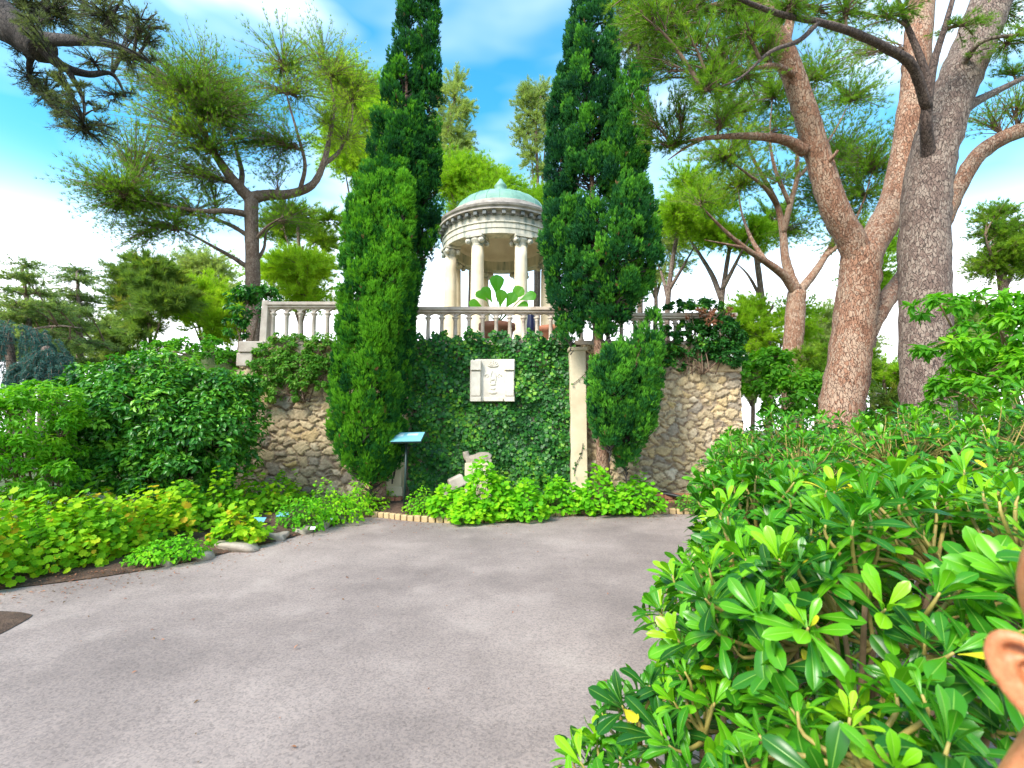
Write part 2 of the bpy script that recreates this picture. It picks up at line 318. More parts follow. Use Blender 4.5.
M['soil'] = rock_mat('brown_soil', [(.3, (.05, .028, .017)), (.55, (.11, .062, .038)), (.8, (.19, .12, .075))], 7.0, .95, 1.0, 55, .03)
M['ground'] = rock_mat('garden_ground', [(.3, (.04, .07, .02)), (.55, (.08, .11, .03)), (.8, (.13, .12, .06))], 2.0, .95, 1.0, 30, .03)
M['metal_dark'] = plain('dark_green_metal', (.015, .035, .03), .45, .15, 20, .3)
M['panel'] = plain('pale_blue_panel', (.20, .50, .56), .3, .06, 6, 0, 0)
M['panel_white'] = plain('white_print', (.55, .72, .74), .35, .05, 6, 0, 0)
M['tagblue'] = plain('blue_tag', (.12, .34, .44), .4, .06, 6, 0, 0)
M['white'] = plain('white_tag', (.7, .7, .68), .5, .06, 6, 0, 0)
M['navy'] = plain('navy_glaze', (.010, .013, .05), .3, .1, 8, 0, 0)
M['black'] = plain('black_plastic', (.012, .012, .012), .5, .1, 8, 0, 0)
# copper dome with verdigris seams
m, t, b, o = mat('verdigris_copper'); M['copper'] = m
p = geo(t); n = noise(t, 2.5, 6, .65, p); r = ramp(t, [(.25, (.09, .20, .16)), (.5, (.17, .33, .255)), (.8, (.26, .42, .33))]); t.links.new(n.outputs['Fac'], r.inputs[0]); t.links.new(r.outputs[0], b.inputs['Base Color']); b.inputs['Roughness'].default_value = .6
bump(t, b, n.outputs['Fac'], .3, .02)
# rotunda stone: cream, with grey green water stains streaked downwards
m, t, b, o = mat('stained_cream_stone'); M['rot'] = m
p = geo(t); mpn = N(t, 'ShaderNodeMapping'); mpn.inputs['Scale'].default_value = (4, 4, .5); t.links.new(p, mpn.inputs[0])
n = noise(t, 1.0, 6, .65, mpn.outputs[0]); r = ramp(t, [(.36, (.20, .24, .20)), (.47, (.46, .44, .36)), (.58, (.58, .53, .42)), (.8, (.66, .60, .49))]); t.links.new(n.outputs['Fac'], r.inputs[0]); t.links.new(r.outputs[0], b.inputs['Base Color']); b.inputs['Roughness'].default_value = .8
n2 = noise(t, 30, 5, .6, p); bump(t, b, n2.outputs['Fac'], .3, .012)
M['rot_dark'] = rock_mat('dark_weathered_stone', [(.25, (.07, .085, .085)), (.5, (.15, .16, .155)), (.8, (.26, .26, .24))], 3.0, .85, .4, 30)
M['rot_grey'] = rock_mat('grey_weathered_stone', [(.28, (.20, .18, .165)), (.5, (.40, .36, .32)), (.75, (.56, .51, .44))], 3.0, .85, .4, 30)
M['column'] = rock_mat('warm_column_stone', [(.25, (.60, .48, .31)), (.5, (.74, .62, .43)), (.8, (.79, .70, .53))], 1.6, .7, .15, 30)
M['ceil'] = rock_mat('ceiling_plaster', [(.25, (.50, .42, .33)), (.5, (.64, .55, .44)), (.8, (.72, .64, .53))], 1.2, .85, .15, 30)
# rubble wall: tint picks the stone, rib is the joint
m, t, b, o = mat('rubble_stone'); M['rubble'] = m
a = N(t, 'ShaderNodeAttribute'); a.attribute_name = 'tint'; q = N(t, 'ShaderNodeAttribute'); q.attribute_name = 'rib'
r = ramp(t, [(0, (.36, .31, .24)), (.25, (.54, .42, .25)), (.5, (.66, .53, .32)), (.75, (.58, .43, .22)), (.95, (.70, .60, .44)), (1, (.66, .48, .18))]); t.links.new(a.outputs['Fac'], r.inputs[0])
p = geo(t); n = noise(t, 13, 6, .7, p); g = N(t, 'ShaderNodeMix'); g.data_type = 'RGBA'; g.blend_type = 'MULTIPLY'; g.inputs['Factor'].default_value = .8
r2 = ramp(t, [(.28, (.5, .46, .42)), (.6, (1.05, 1.03, 1))]); t.links.new(n.outputs['Fac'], r2.inputs[0]); t.links.new(r.outputs[0], g.inputs['A']); t.links.new(r2.outputs[0], g.inputs['B'])
mm = N(t, 'ShaderNodeMix'); mm.data_type = 'RGBA'; t.links.new(q.outputs['Fac'], mm.inputs['Factor']); t.links.new(g.outputs['Result'], mm.inputs['A']); mm.inputs['B'].default_value = (.26, .19, .13, 1)
t.links.new(mm.outputs['Result'], b.inputs['Base Color']); b.inputs['Roughness'].default_value = .92
n2 = noise(t, 60, 5, .7, p); bump(t, b, n2.outputs['Fac'], .7, .012)
# plaza: worn pinkish grey asphalt with exposed grit
m, t, b, o = mat('worn_asphalt'); M['plaza'] = m
p = geo(t); n = noise(t, .42, 7, .66, p); r = ramp(t, [(.34, (.172, .137, .124)), (.46, (.232, .186, .167)), (.56, (.292, .236, .211)), (.70, (.36, .298, .264))]); t.links.new(n.outputs['Fac'], r.inputs[0])
v = N(t, 'ShaderNodeTexVoronoi'); v.inputs['Scale'].default_value = 95; t.links.new(p, v.inputs['Vector'])
sx = N(t, 'ShaderNodeSeparateXYZ'); t.links.new(v.outputs['Color'], sx.inputs[0])
n3 = noise(t, 34, 4, .7, p); av = N(t, 'ShaderNodeMath'); av.operation = 'MULTIPLY_ADD'; av.inputs[1].default_value = .55; t.links.new(sx.outputs[0], av.inputs[0]); t.links.new(n3.outputs['Fac'], av.inputs[2])
r2 = ramp(t, [(.34, (.62, .61, .60)), (.72, (1, 1, 1)), (.95, (1.2, 1.18, 1.15))]); t.links.new(av.outputs[0], r2.inputs[0])
g = N(t, 'ShaderNodeMix'); g.data_type = 'RGBA'; g.blend_type = 'MULTIPLY'; g.inputs['Factor'].default_value = .9; t.links.new(r.outputs[0], g.inputs['A']); t.links.new(r2.outputs[0], g.inputs['B'])
# pale dust that gathers towards the planted edges
v4 = noise(t, 1.7, 5, .6, p); r4 = ramp(t, [(.58, (0, 0, 0)), (.72, (1, 1, 1))]); t.links.new(v4.outputs['Fac'], r4.inputs[0])
g2 = N(t, 'ShaderNodeMix'); g2.data_type = 'RGBA'; f4 = N(t, 'ShaderNodeMath'); f4.operation = 'MULTIPLY'; f4.inputs[1].default_value = .35; t.links.new(r4.outputs[0], f4.inputs[0]); t.links.new(f4.outputs[0], g2.inputs['Factor'])
t.links.new(g.outputs['Result'], g2.inputs['A']); g2.inputs['B'].default_value = (.38, .315, .275, 1)
t.links.new(g2.outputs['Result'], b.inputs['Base Color']); b.inputs['Roughness'].default_value = .88; 
bump(t, b, av.outputs[0], .55, .006)
# person
m, t, b, o = mat('skin'); M['skin'] = m
n = noise(t, 160, 6, .75, geo(t)); r = ramp(t, [(.3, (.36, .12, .045)), (.5, (.48, .185, .075)), (.7, (.56, .25, .12))]); t.links.new(n.outputs['Fac'], r.inputs[0]); t.links.new(r.outputs[0], b.inputs['Base Color']); b.inputs['Roughness'].default_value = .5
b.inputs['Subsurface Weight'].default_value = .25; b.inputs['Subsurface Radius'].default_value = (1, .35, .2); b.inputs['Subsurface Scale'].default_value = .008
n5 = noise(t, 700, 3, .6, geo(t)); bump(t, b, n5.outputs['Fac'], .5, .0007)
M['hair'] = rock_mat('dark_hair', [(.3, (.012, .008, .006)), (.7, (.035, .022, .015))], 60, .6, .8, 200, .004)
M['shirt'] = plain('white_cotton', (.62, .60, .58), .9, .05, 200)
M['trouser'] = plain('navy_cotton', (.03, .04, .08), .9, .08, 200)
M['eye'] = plain('eye', (.6, .58, .55), .2, .02, 6, 0, 0)

# ================================================================== the setting
def sheet(name, pts, z, m):
    nm = NM(); V = np.array([[p_[0], p_[1], z] for p_ in pts]); nm.add(V, np.arange(len(V))[None]); o = nm.build(name, m); return struct(o)
sheet('ground', [(-500, -300), (500, -300), (500, 900), (-500, 900)], -0.012, M['ground'])
BED_PX = [(-120, 612), (-60, 601), (0, 590), (60, 583), (130, 573), (190, 562), (240, 550), (290, 538), (330, 527), (350, 521), (372, 517), (410, 521), (450, 523), (500, 522), (520, 518), (560, 516), (620, 515), (660, 514), (700, 514), (760, 512), (900, 506)]
BED = smooth_path(np.array([G(*q)for q in BED_PX]), np.zeros(len(BED_PX)), 4)[0]
sheet('plaza_paving', [tuple(q[:2]) for q in BED] + [(9, 9.4), (9, -9), (-14, -9), (-14, BED[0][1])], 0.0, M['plaza'])
# planting soil: rises gently from the kerb line to the wall
nm = NM(); rows = []
for k, s_ in enumerate(np.linspace(0, 1, 7)):
    q = BED.copy(); back = np.stack([BED[:, 0] - .5 * s_ * np.maximum(0, -BED[:, 0] - 2), 10.15 + 0 * BED[:, 1], 0 * BED[:, 1]], 1)
    p_ = q * (1 - s_) + back * s_; p_[:, 2] = .008 + .20 * (1 - (1 - s_) ** 3) + .015 * RS.normal(size=len(p_)) * (s_ > 0); rows.append(p_)
K = len(BED); V = np.vstack(rows); i, j = np.meshgrid(np.arange(6), np.arange(K - 1), indexing='ij')
nm.add(V, np.stack([i * K + j, i * K + j + 1, (i + 1) * K + j + 1, (i + 1) * K + j], -1).reshape(-1, 4), smooth=True)
struct(nm.build('planting_soil', M['soil']))
# bare soil corner at the left edge of the paving
c = [G(-150, 622), G(-60, 612), G(8, 612), G(29, 614.5), G(31, 617), G(18, 625), G(-14, 640), G(-90, 662), G(-190, 680), G(-230, 650)]
cs = smooth_path(np.array(c + [c[0]]), np.zeros(len(c) + 1), 5)[0]
nm = NM(); cen = np.mean(c, 0) + [0, 0, .05]; V = np.vstack([cs + [0, 0, .006], [cen]]); n_ = len(cs)
nm.add(V, np.array([[k, k + 1, n_] for k in range(n_ - 1)]), smooth=True); struct(nm.build('soil_corner', M['soil']))
# upper terrace
XR = P(741, 430, 10)[0]
tp_ = [(-6.6, 10.3), (XR - .06, 10.3), (XR - .06, 34.3), (-11.5, 34.3), (-11.5, 13.4)]; nm = NM(); kq = len(tp_); cyc = np.arange(kq)
nm.add(np.array([[x, y, -.05] for x, y in tp_] + [[x, y, 3.27] for x, y in tp_]), [np.arange(kq)[::-1][None], (np.arange(kq) + kq)[None], np.stack([cyc, (cyc + 1) % kq, (cyc + 1) % kq + kq, cyc + kq], 1)]); struct(nm.build('terrace', M['ground']))

# ------------------------------------------------------------------ rubble walls
def rubble(nm, org, ud, nd, Wd, topfn, seed, res=.019, sz=(.34, .22), dep=.064, z0=-.02):
    rs = np.random.RandomState(seed); nu = int(Wd / res) + 1; H = max(topfn(0), topfn(Wd / 2), topfn(Wd)) + .02; nv = int((H - z0) / res) + 1
    u = np.linspace(0, Wd, nu); v = np.linspace(z0, H, nv); U, Vv = np.meshgrid(u, v, indexing='ij')
    cu, cv = np.meshgrid(np.arange(-1, Wd / sz[0] + 1), np.arange(-1, H / sz[1] + 1), indexing='ij')
    S = np.stack([(cu + (cv % 2) * .5).ravel() * sz[0], cv.ravel() * sz[1]], 1); S += rs.uniform(-.42, .42, S.shape) * np.array(sz)
    S = S[rs.uniform(size=len(S)) > .12]; small = S[rs.uniform(size=len(S)) < .22] + rs.normal(size=(1, 2)) * .1; S = np.vstack([S, small])
    A = rs.uniform(.75, 1.3, len(S)); tint = rs.uniform(0, 1, len(S)); hh = rs.uniform(.45, 1.0, len(S))
    wu = U + .03 * np.sin(Vv * 17 + U * 5) + .012 * rs.normal(size=U.shape); wv = Vv + .022 * np.sin(U * 19 + Vv * 7) + .008 * rs.normal(size=U.shape)
    d = np.sqrt(((wu[..., None] - S[:, 0]) / 1.45) ** 2 + (wv[..., None] - S[:, 1]) ** 2) * A
    idx = np.argsort(d, -1)[..., :2]; d1 = np.take_along_axis(d, idx[..., :1], -1)[..., 0]; d2 = np.take_along_axis(d, idx[..., 1:], -1)[..., 0]
    e = np.clip((d2 - d1) / .040, 0, 1); e = e * e * (3 - 2 * e); k = idx[..., 0]
    h = e * dep * hh[k] - .02 * np.clip(d1 / .3, 0, 1) + .006 * rs.normal(size=U.shape) + .02 * np.sin(U * 3.1 + seed) * np.sin(Vv * 2.3)
    top = np.vectorize(topfn)(U); zz = np.minimum(Vv, top + .05 * (hh[k] - .7))
    Pts = np.array(org)[None, None] + U[..., None] * np.array(ud) + zz[..., None] * np.array([0, 0, 1.0]) + h[..., None] * np.array(nd)
    i, j = np.meshgrid(np.arange(nu - 1), np.arange(nv - 1), indexing='ij')
    f = np.stack([i * nv + j, (i + 1) * nv + j, (i + 1) * nv + j + 1, i * nv + j + 1], -1).reshape(-1, 4)
    nm.add(Pts.reshape(-1, 3), f, 0, tint[k].ravel(), (1 - np.clip((d2 - d1) / .032, 0, 1)).ravel(), smooth=True)
XL = P(222, 430, 10)[0]; XC0 = P(404, 400, 10)[0]; XC1 = P(586, 400, 10)[0]
WZ = 3.33
w = thing('rubble_wall', 'tan rubble stone wall right of the trimmed conifer, capped with creeper', 'stone wall', (XC1, 10, 0))
nm = NM(); rubble(nm, (XC1 - .1, 10.0, 0), (1, 0, 0), (0, -1, 0), XR - XC1 + .13, lambda x: WZ if x < 2.5 else 2.98, 3, sz=(.225, .155))
rubble(nm, (XR, 10.0, 0), (0, 1, 0), (1, 0, 0), 5.0, lambda x: 2.98 if x < .5 else WZ, 4, res=.05)
box(nm, ((XC1 + XR) / 2, 10.16, 1.47), (XR - XC1 - .08, .3, 2.98), tint=.4); box(nm, ((XC1 + XR) / 2 - .45, 10.16, 3.145), (XR - XC1 - .95, .29, .36), tint=.4)
nm.build('stone_face', M['rubble'], w)
for zc, hh_, xo in ((2.86, .20, .0),):
    nm = NM(); box(nm, (XR - .34, 10.06, zc), (.78, .26, hh_), tint=.55 + .1 * RS.normal()); bevel(nm.build('corner_stone', M['rubble'], w), .025, 3)
w = thing('rubble_wall', 'rough rubble stone wall left of the twin cypress, behind the clipped laurel', 'stone wall', (XL, 10, 0))
nm = NM(); rubble(nm, (XL, 10.0, 0), (1, 0, 0), (0, -1, 0), XC0 - XL + .1, lambda x: WZ if x > .75 else 2.7 + .5 * x, 9, sz=(.30, .17), dep=.075)
rubble(nm, (XL, 12.0, 0), (0, -1, 0), (-1, 0, 0), 2.0, lambda x: 2.7, 5, res=.05)
box(nm, ((XC0 + XL) / 2, 10.2, 1.33), (XC0 - XL - .06, .3, 2.66), tint=.4); box(nm, ((XC0 + XL) / 2 + .4, 10.2, 2.98), (XC0 - XL - .9, .29, .66), tint=.4)
nm.build('stone_face', M['rubble'], w)
w = thing('ivy_wall', 'tall retaining wall hidden under a dense ivy covering', 'wall', (0, 10, 0))
nm = NM(); box(nm, ((XC0 + XC1) / 2, 10.22, 1.66), (XC1 - XC0 - .05, .3, 3.33)); nm.build('wall_face', M['boulder'], w)
# plaster pilasters on both sides of the ivy
for a_, b_, ty, lab in ((571, 587, 350, 'smooth cream plaster pilaster standing right of the ivy, thin vine on it'), (386, 402, 350, 'cream plaster pilaster mostly hidden behind the twin cypress')):
    x0 = P(a_, 430, 9.72)[0]; x1 = P(b_, 430, 9.72)[0]; zt = P(580, ty, 9.72)[2]
    o = thing('pilaster', lab, 'pilaster', ((x0 + x1) / 2, 9.9, 0.1))
    nm = NM(); box(nm, ((x0 + x1) / 2, 9.88, zt / 2 + .06), (x1 - x0, .32, zt - .12)); bevel(nm.build('shaft', M['plaster'], o), .012)
    nm = NM(); box(nm, ((x0 + x1) / 2, 9.88, .22), (x1 - x0 + .07, .39, .4)); bevel(nm.build('base', M['plaster'], o), .012)
    nm = NM(); box(nm, ((x0 + x1) / 2, 9.88, zt + .025), (x1 - x0 + .05, .37, .07)); bevel(nm.build('cap', M['plaster'], o), .01)
    nm = NM()
    if a_ > 500:
        for pp in ([(574, 474), (577, 462), (581, 455), (583, 443)], [(573, 384), (578, 380), (585, 374), (589, 370)]):
            q, _r = tube(nm, [P(x, y, 9.70) for x, y in pp], .006, 5); 
            k = 14; ii = RS.randint(0, len(q), k); inst(nm, T_ivy, q[ii] + rnd(k) * .03, rnd(k), np.array([0, -1, .2]) + rnd(k) * .4, RS.uniform(.035, .06, k), RS.uniform(.1, .9, k), 1)
        nm.build('vine', [M['twig_dark'], M['ivy']], o)

# ------------------------------------------------------------------ carved relief in the ivy
o = thing('carved_relief', 'cream carved stone relief panel set into the ivy', 'relief panel', P(492, 380, 9.86))
Yr = 9.86
def PX(px, py, Y=Yr): return P(px, py, Y)
def slab(nm, x0, x1, y0, y1, Y, th, **k):
    a_ = P(x0, (y0 + y1) / 2, Y); b_ = P(x1, (y0 + y1) / 2, Y); zt = P(500, y0, Y)[2]; zb = P(500, y1, Y)[2]
    box(nm, ((a_[0] + b_[0]) / 2, Y + th / 2, (zt + zb) / 2), (b_[0] - a_[0], th, zt - zb), **k)
nm = NM(); slab(nm, 470, 515, 359, 401.5, Yr, .2); bevel(nm.build('back_slab', M['marble'], o), .02, 3)
for x0, x1 in ((471, 480.5), (505, 514)):
    nm = NM(); slab(nm, x0, x1, 371, 396, Yr - .085, .11); bevel(nm.build('pilaster_carving', M['marble'], o), .015, 3)
    nm = NM(); slab(nm, x0 - .6, x1 + .6, 360, 370.3, Yr - .12, .15); bevel(nm.build('capital_carving', M['marble'], o), .02, 3)
    nm = NM(); slab(nm, x0 - .6, x1 + .6, 396.5, 401.5, Yr - .11, .13); bevel(nm.build('foot_carving', M['marble'], o), .012, 3)
nm = NM(); slab(nm, 484, 503, 397.5, 401.3, Yr - .06, .08); bevel(nm.build('sill_carving', M['marble'], o), .012, 3)
nm = NM()   # shell on top, scrolls at the sides, draped mask and basin below: all in low relief
for k in range(7):
    a_ = (k - 3) * .42; tube(nm, [PX(493, 367, Yr - .005), PX(493 + 3.4 * math.sin(a_), 367 - 3.4 * math.cos(a_), Yr - .012), PX(493 + 6 * math.sin(a_), 367 - 6 * math.cos(a_), Yr - .002)], [.010, .018, .010], 6, 3)
for sx_ in (-1, 1):
    for y0, r0 in ((376, 2.4),):
        th = np.linspace(0, 5.0, 16); rr = (1 - th / 7) * r0
        tube(nm, [PX(493 + sx_ * (6.0 + rr_ * math.cos(t_)), y0 - rr_ * math.sin(t_), Yr - .004) for t_, rr_ in zip(th, rr)], np.linspace(.016, .008, 16), 6, 1)
    tube(nm, [PX(493 + sx_ * 1, 371, Yr), PX(493 + sx_ * 2.6, 376, Yr - .01), PX(493 + sx_ * 2.2, 383, Yr)], .014, 6, 4)
for y0, w_ in ((379, 2.4), (384, 3.6), (388.5, 2.8), (392.5, 4.8)):
    ell_ = P(493, y0, Yr + .01); s_ = mpp(y0, Yr); V0 = len(nm.v); lathe(nm, [(max(.02, math.cos(t_)), math.sin(t_)) for t_ in np.linspace(-1.57, 1.57, 8)], (0, 0, 0), 12); nm.v[V0] = nm.v[V0] * [w_ * s_, .035, 2.2 * s_] + ell_
nm.build('scroll_carving', M['marble'], o)

# ------------------------------------------------------------------ balustrades
def balustrade(label, pxa, pxb, Y, ztop, zbot, nb, pier0=False, pier1=False):
    xa = P(pxa, 310, Y)[0]; xb = P(pxb, 310, Y)[0]; L = xb - xa
    o = thing('balustrade', label, 'balustrade', ((xa + xb) / 2, Y, zbot))
    nm = NM(); box(nm, ((xa + xb) / 2, Y, ztop - .035), (L, .24, .07)); box(nm, ((xa + xb) / 2, Y, ztop - .095), (L - .02, .17, .045)); bevel(nm.build('rail', M['balus'], o), .008)
    nm = NM(); box(nm, ((xa + xb) / 2, Y, zbot + .045), (L, .22, .09)); bevel(nm.build('plinth', M['balus'], o), .008)
    pitch = L / nb; zA = ztop - .118; H = zA - (zbot + .09)
    prof = [(q0 * 1.32, q1) for q0, q1 in [(.001, 0), (.05, 0), (.05, .04), (.036, .055), (.04, .08), (.032, .10), (.034, .3 * H), (.029, .72 * H), (.036, .735 * H), (.029, .75 * H), (.044, .80 * H), (.054, .82 * H), (.054, .85 * H), (.03, .87 * H), (.03, H), (.001, H)]]
    for k in range(nb):
        nm = NM(); lathe(nm, prof, (xa + (k + .5) * pitch, Y, zbot + .09), 12, tint=.5); nm.build('baluster', M['balus'], o)
    nm = NM(); ah = .2 * H; wv = pitch / 2
    for k in range(nb + 1):
        for sg in (-1, 1):
            x0 = xa + (k - .5) * pitch if sg > 0 else xa + (k + .5) * pitch
            if not (xa + .01 < x0 < xb - .01): continue
            s_ = np.linspace(0, 1, 7); cx = x0 + sg * (.022 + (wv - .022) * (s_ ** 2.2)); cz = zA - ah + ah * .93 * s_ ** .62
            pts = [(x0, zA - ah)] + list(zip(cx, cz)) + [(x0 + sg * wv, zA), (x0, zA)]
            n_ = len(pts); V = np.array([[a_, Y - .035, c_] for a_, c_ in pts] + [[a_, Y + .035, c_] for a_, c_ in pts])
            cyc = np.arange(n_); q = np.stack([cyc, (cyc + 1) % n_, (cyc + 1) % n_ + n_, cyc + n_], 1); nm.add(V, [np.arange(n_)[None], (np.arange(n_)[::-1] + n_)[None], q])
    nm.build('tracery', M['balus'], o)
    for fl, x in ((pier0, xa), (pier1, xb)):
        if fl:
            nm = NM(); box(nm, (x, Y, (ztop + zbot) / 2 + .02), (.15, .24, ztop - zbot + .03), taper=.86); bevel(nm.build('pier', M['balus'], o), .012)
    return o
BZ = P(480, 308, 10.1)[2]
balustrade('pinkish stone balustrade above the ivy wall, in front of the domed temple', 408, 571, 10.1, BZ, 3.34, 12)
balustrade('pale stone balustrade section left of the twin cypress with a leaning end pier', 267, 362, 10.1, P(300, 303, 10.1)[2], 3.34, 7, True)
balustrade('stone balustrade at the right end, half swallowed by creeper', 574, 735, 10.1, P(650, 314, 10.1)[2], 3.34, 12)
o = thing('coping_block', 'pale weathered block at the left end of the terrace wall', 'stone block', P(250, 355, 9.95))
nm = NM(); slab(nm, 238, 263, 341, 352, 9.88, .4); bevel(nm.build('upper_slab', M['balus'], o), .02)
nm = NM(); slab(nm, 236, 252, 352.5, 366, 9.92, .4); bevel(nm.build('lower_slab', M['balus'], o), .02)

# ------------------------------------------------------------------ domed temple
D = 17.0; CX = P(500.5, 260, D)[0]; ZF = 4.1
rot = thing('garden_temple', 'round open temple with cream columns and a green copper dome', 'temple', (CX, D, 3.27))
for r_, z0, z1 in ((2.75, 3.25, 3.62), (2.5, 3.62, 3.86), (2.28, 3.86, ZF)):
    nm = NM(); lathe(nm, [(.001, z0), (r_, z0), (r_, z1 - .03), (r_ + .03, z1 - .03), (r_ + .03, z1), (.001, z1)], (CX, D, 0), 64, smooth=False); bevel(nm.build('step', M['column'], rot), .004)
RC = 1.86; ZA = 7.88
for k in range(8):
    a_ = R(-90 + 22.5 + 45 * k); cx, cy_ = CX + RC * math.cos(a_), D + RC * math.sin(a_)
    nm = NM(); H = ZA - ZF - .55; zz = np.linspace(0, 1, 9); prof = [(.001, ZF + .2)] + [((.235) * (1 - .17 * s_ ** 1.6), ZF + .2 + H * s_) for s_ in zz] + [(.001, ZF + .2 + H)]
    lathe(nm, prof, (cx, cy_, 0), 24); c_o = nm.build('column', M['column'], rot)
    nm = NM(); box(nm, (cx, cy_, ZF + .045), (.52, .52, .09), rz=a_); lathe(nm, [(.001, ZF + .09), (.28, ZF + .09), (.265, ZF + .12), (.25, ZF + .15), (.225, ZF + .165), (.235, ZF + .185), (.22, ZF + .205), (.001, ZF + .205)], (cx, cy_, 0), 24)
    c_o['_o'] = rot['_o']; b_o = nm.build('base', M['column'], c_o)
    nm = NM(); zc = ZA - .36; lathe(nm, [(.001, zc), (.17, zc), (.205, zc + .02), (.18, zc + .05), (.19, zc + .1), (.25, zc + .18), (.27, zc + .24), (.001, zc + .24)], (cx, cy_, 0), 20)
    box(nm, (cx, cy_, ZA - .055), (.58, .58, .085), rz=a_)
    for sx_ in (-1, 1):
        for sy_ in (-1, 1):
            d1 = np.array([math.cos(a_), math.sin(a_), 0]); d2 = np.array([-math.sin(a_), math.cos(a_), 0])
            q = np.array([cx, cy_, ZA - .2]) + d2 * sx_ * .235 + d1 * sy_ * .2
            tube(nm, [q - d1 * .055, q + d1 * .055], .092, 14, 1)
            tube(nm, [q - d1 * .068, q + d1 * .068], .04, 10, 1)
    k_o = nm.build('capital', M['rot'], c_o)
def ring(name, prof, m, seg=96, par=rot, sm=False):
    nm = NM(); lathe(nm, prof + [prof[0]], (CX, D, 0), seg, smooth=sm); return nm.build(name, m, par)
ring('architrave', [(1.62, ZA), (2.06, ZA), (2.06, ZA + .17), (2.085, ZA + .18), (2.085, ZA + .34), (2.12, ZA + .36), (2.12, ZA + .40), (1.62, ZA + .40)], M['rot'])
ring('frieze', [(1.65, ZA + .403), (2.05, ZA + .403), (2.05, ZA + .62), (1.65, ZA + .62)], M['rot'])
co = ring('cornice', [(1.6, ZA + .623), (2.07, ZA + .623), (2.09, ZA + .72), (2.27, ZA + .735), (2.27, ZA + .80), (2.33, ZA + .84), (2.36, ZA + .90), (2.30, ZA + .905), (2.05, ZA + .97), (1.6, ZA + .97)], M['rot_grey'])
co['_o'] = rot['_o']
for k in range(44):
    a_ = 2 * math.pi * (k + .5) / 44; nm = NM(); r_ = 2.14
    box(nm, (CX + r_ * math.cos(a_), D + r_ * math.sin(a_), ZA + .655), (.17, .12, .115), rz=a_); nm.build('modillion', M['rot_dark'], co)
ring('attic', [(1.5, ZA + .972), (2.12, ZA + .972), (2.12, ZA + 1.08), (1.98, ZA + 1.09), (1.98, ZA + 1.2), (1.84, ZA + 1.21), (1.84, ZA + 1.3), (1.5, ZA + 1.3)], M['rot_grey'])
dr = 1.70; nm = NM(); prof = [(dr + .03, ZA + 1.30), (dr + .03, ZA + 1.36)] + [(dr * math.cos(t_), ZA + 1.36 + 0.82 * math.sin(t_)) for t_ in np.linspace(0, 1.5, 18)]
lathe(nm, prof, (CX, D, 0), 64); dm = nm.build('dome', M['copper'], rot); dm['_o'] = rot['_o']
nm = NM()
for k in range(24):
    a_ = 2 * math.pi * k / 24; tube(nm, [(CX + r_ * math.cos(a_), D + r_ * math.sin(a_), z_ + .004) for r_, z_ in prof[1:]], .011, 5, 1)
nm.build('seam', M['copper'], dm)
zt = ZA + 2.15
nm = NM(); lathe(nm, [(.001, zt), (.34, zt), (.32, zt + .12), (.24, zt + .2), (.21, zt + .44), (.24, zt + .48), (.20, zt + .54), (.11, zt + .66), (.04, zt + .78), (.001, zt + .8)], (CX, D, 0), 20); nm.build('finial', M['copper'], dm)
nm = NM(); lathe(nm, [(1.66, ZA + .32)] + [(1.55 * math.cos(t_), ZA + .42 + .75 * math.sin(t_)) for t_ in np.linspace(0, 1.55, 14)], (CX, D, 0), 64); nm.build('ceiling', M['ceil'], rot)

# ------------------------------------------------------------------ behind the balustrade: potted plant, jars
def pot(nm, c, r, h, seg=24): lathe(nm, [(.001, 0), (r * .62, 0), (r * .7, h * .1), (r * .95, h * .8), (r * 1.06, h * .84), (r * 1.06, h), (r * .92, h), (r * .88, h * .85), (.001, h * .85)], c, seg)
ZT = 3.28
c = P(497, 318, 11.4); c[2] = ZT
o = thing('potted_plant', 'big leaved bright green plant in a wide terracotta bowl behind the balustrade', 'potted plant', c)
nm = NM(); zb = P(497, 327, 11.4)[2] - ZT; pot(nm, c, .42, zb + .06); nm.build('bowl', M['brick'], o)
top = c + [0, 0, zb]; nm = NM(); lf = []
for px, py, dy, s_, ang in ((497, 291, 0, .62, 0), (483, 303, .1, .45, -1.1), (492, 297, -.15, .5, -.5), (510, 296, .1, .55, .7), (520, 295, -.05, .5, 1.2), (506, 303, -.2, .5, .5), (487, 296, .25, .42, -.8), (515, 303, .2, .42, 1.3), (500, 302, -.25, .5, .1)):
    e = P(px, py + 5, 11.4 + dy); tube(nm, [top + rnd(1)[0] * .08, (top + e) / 2 + [0, 0, .05], e], [.018, .014, .008], 6, 4, 0)
    inst(nm, T_obov((-1, -.6, -.1, 0, .1, .6, 1)), e[None], np.array([[math.sin(ang), -.25, math.cos(ang) * .9]]), np.array([[0.15, -1, .35]]), np.array([[s_ * 1.75, s_ * .82, s_ * .9]]), np.array([.5 + .3 * RS.normal()]), 1)
nm.build('foliage', [M['stem_green'], M['banana']], o)
c = P(531, 320, 11.0); c[2] = ZT; o = thing('glazed_jar', 'narrow dark navy jar seen through the balusters', 'jar', c)
nm = NM(); hh_ = P(531, 312, 11.0)[2] - ZT; lathe(nm, [(.001, 0), (.07, 0), (.10, hh_ * .3), (.105, hh_ * .7), (.08, hh_ * .9), (.085, hh_), (.07, hh_), (.065, hh_ * .9), (.001, hh_ * .88)], c, 20); nm.build('body', M['navy'], o)
c = P(552, 330, 11.2); c[2] = ZT; o = thing('terracotta_planter', 'low terracotta planter behind the balustrade beside the navy jar', 'planter', c)
nm = NM(); pot(nm, c, .38, P(550, 328, 11.2)[2] - ZT); nm.build('body', M['brick'], o)

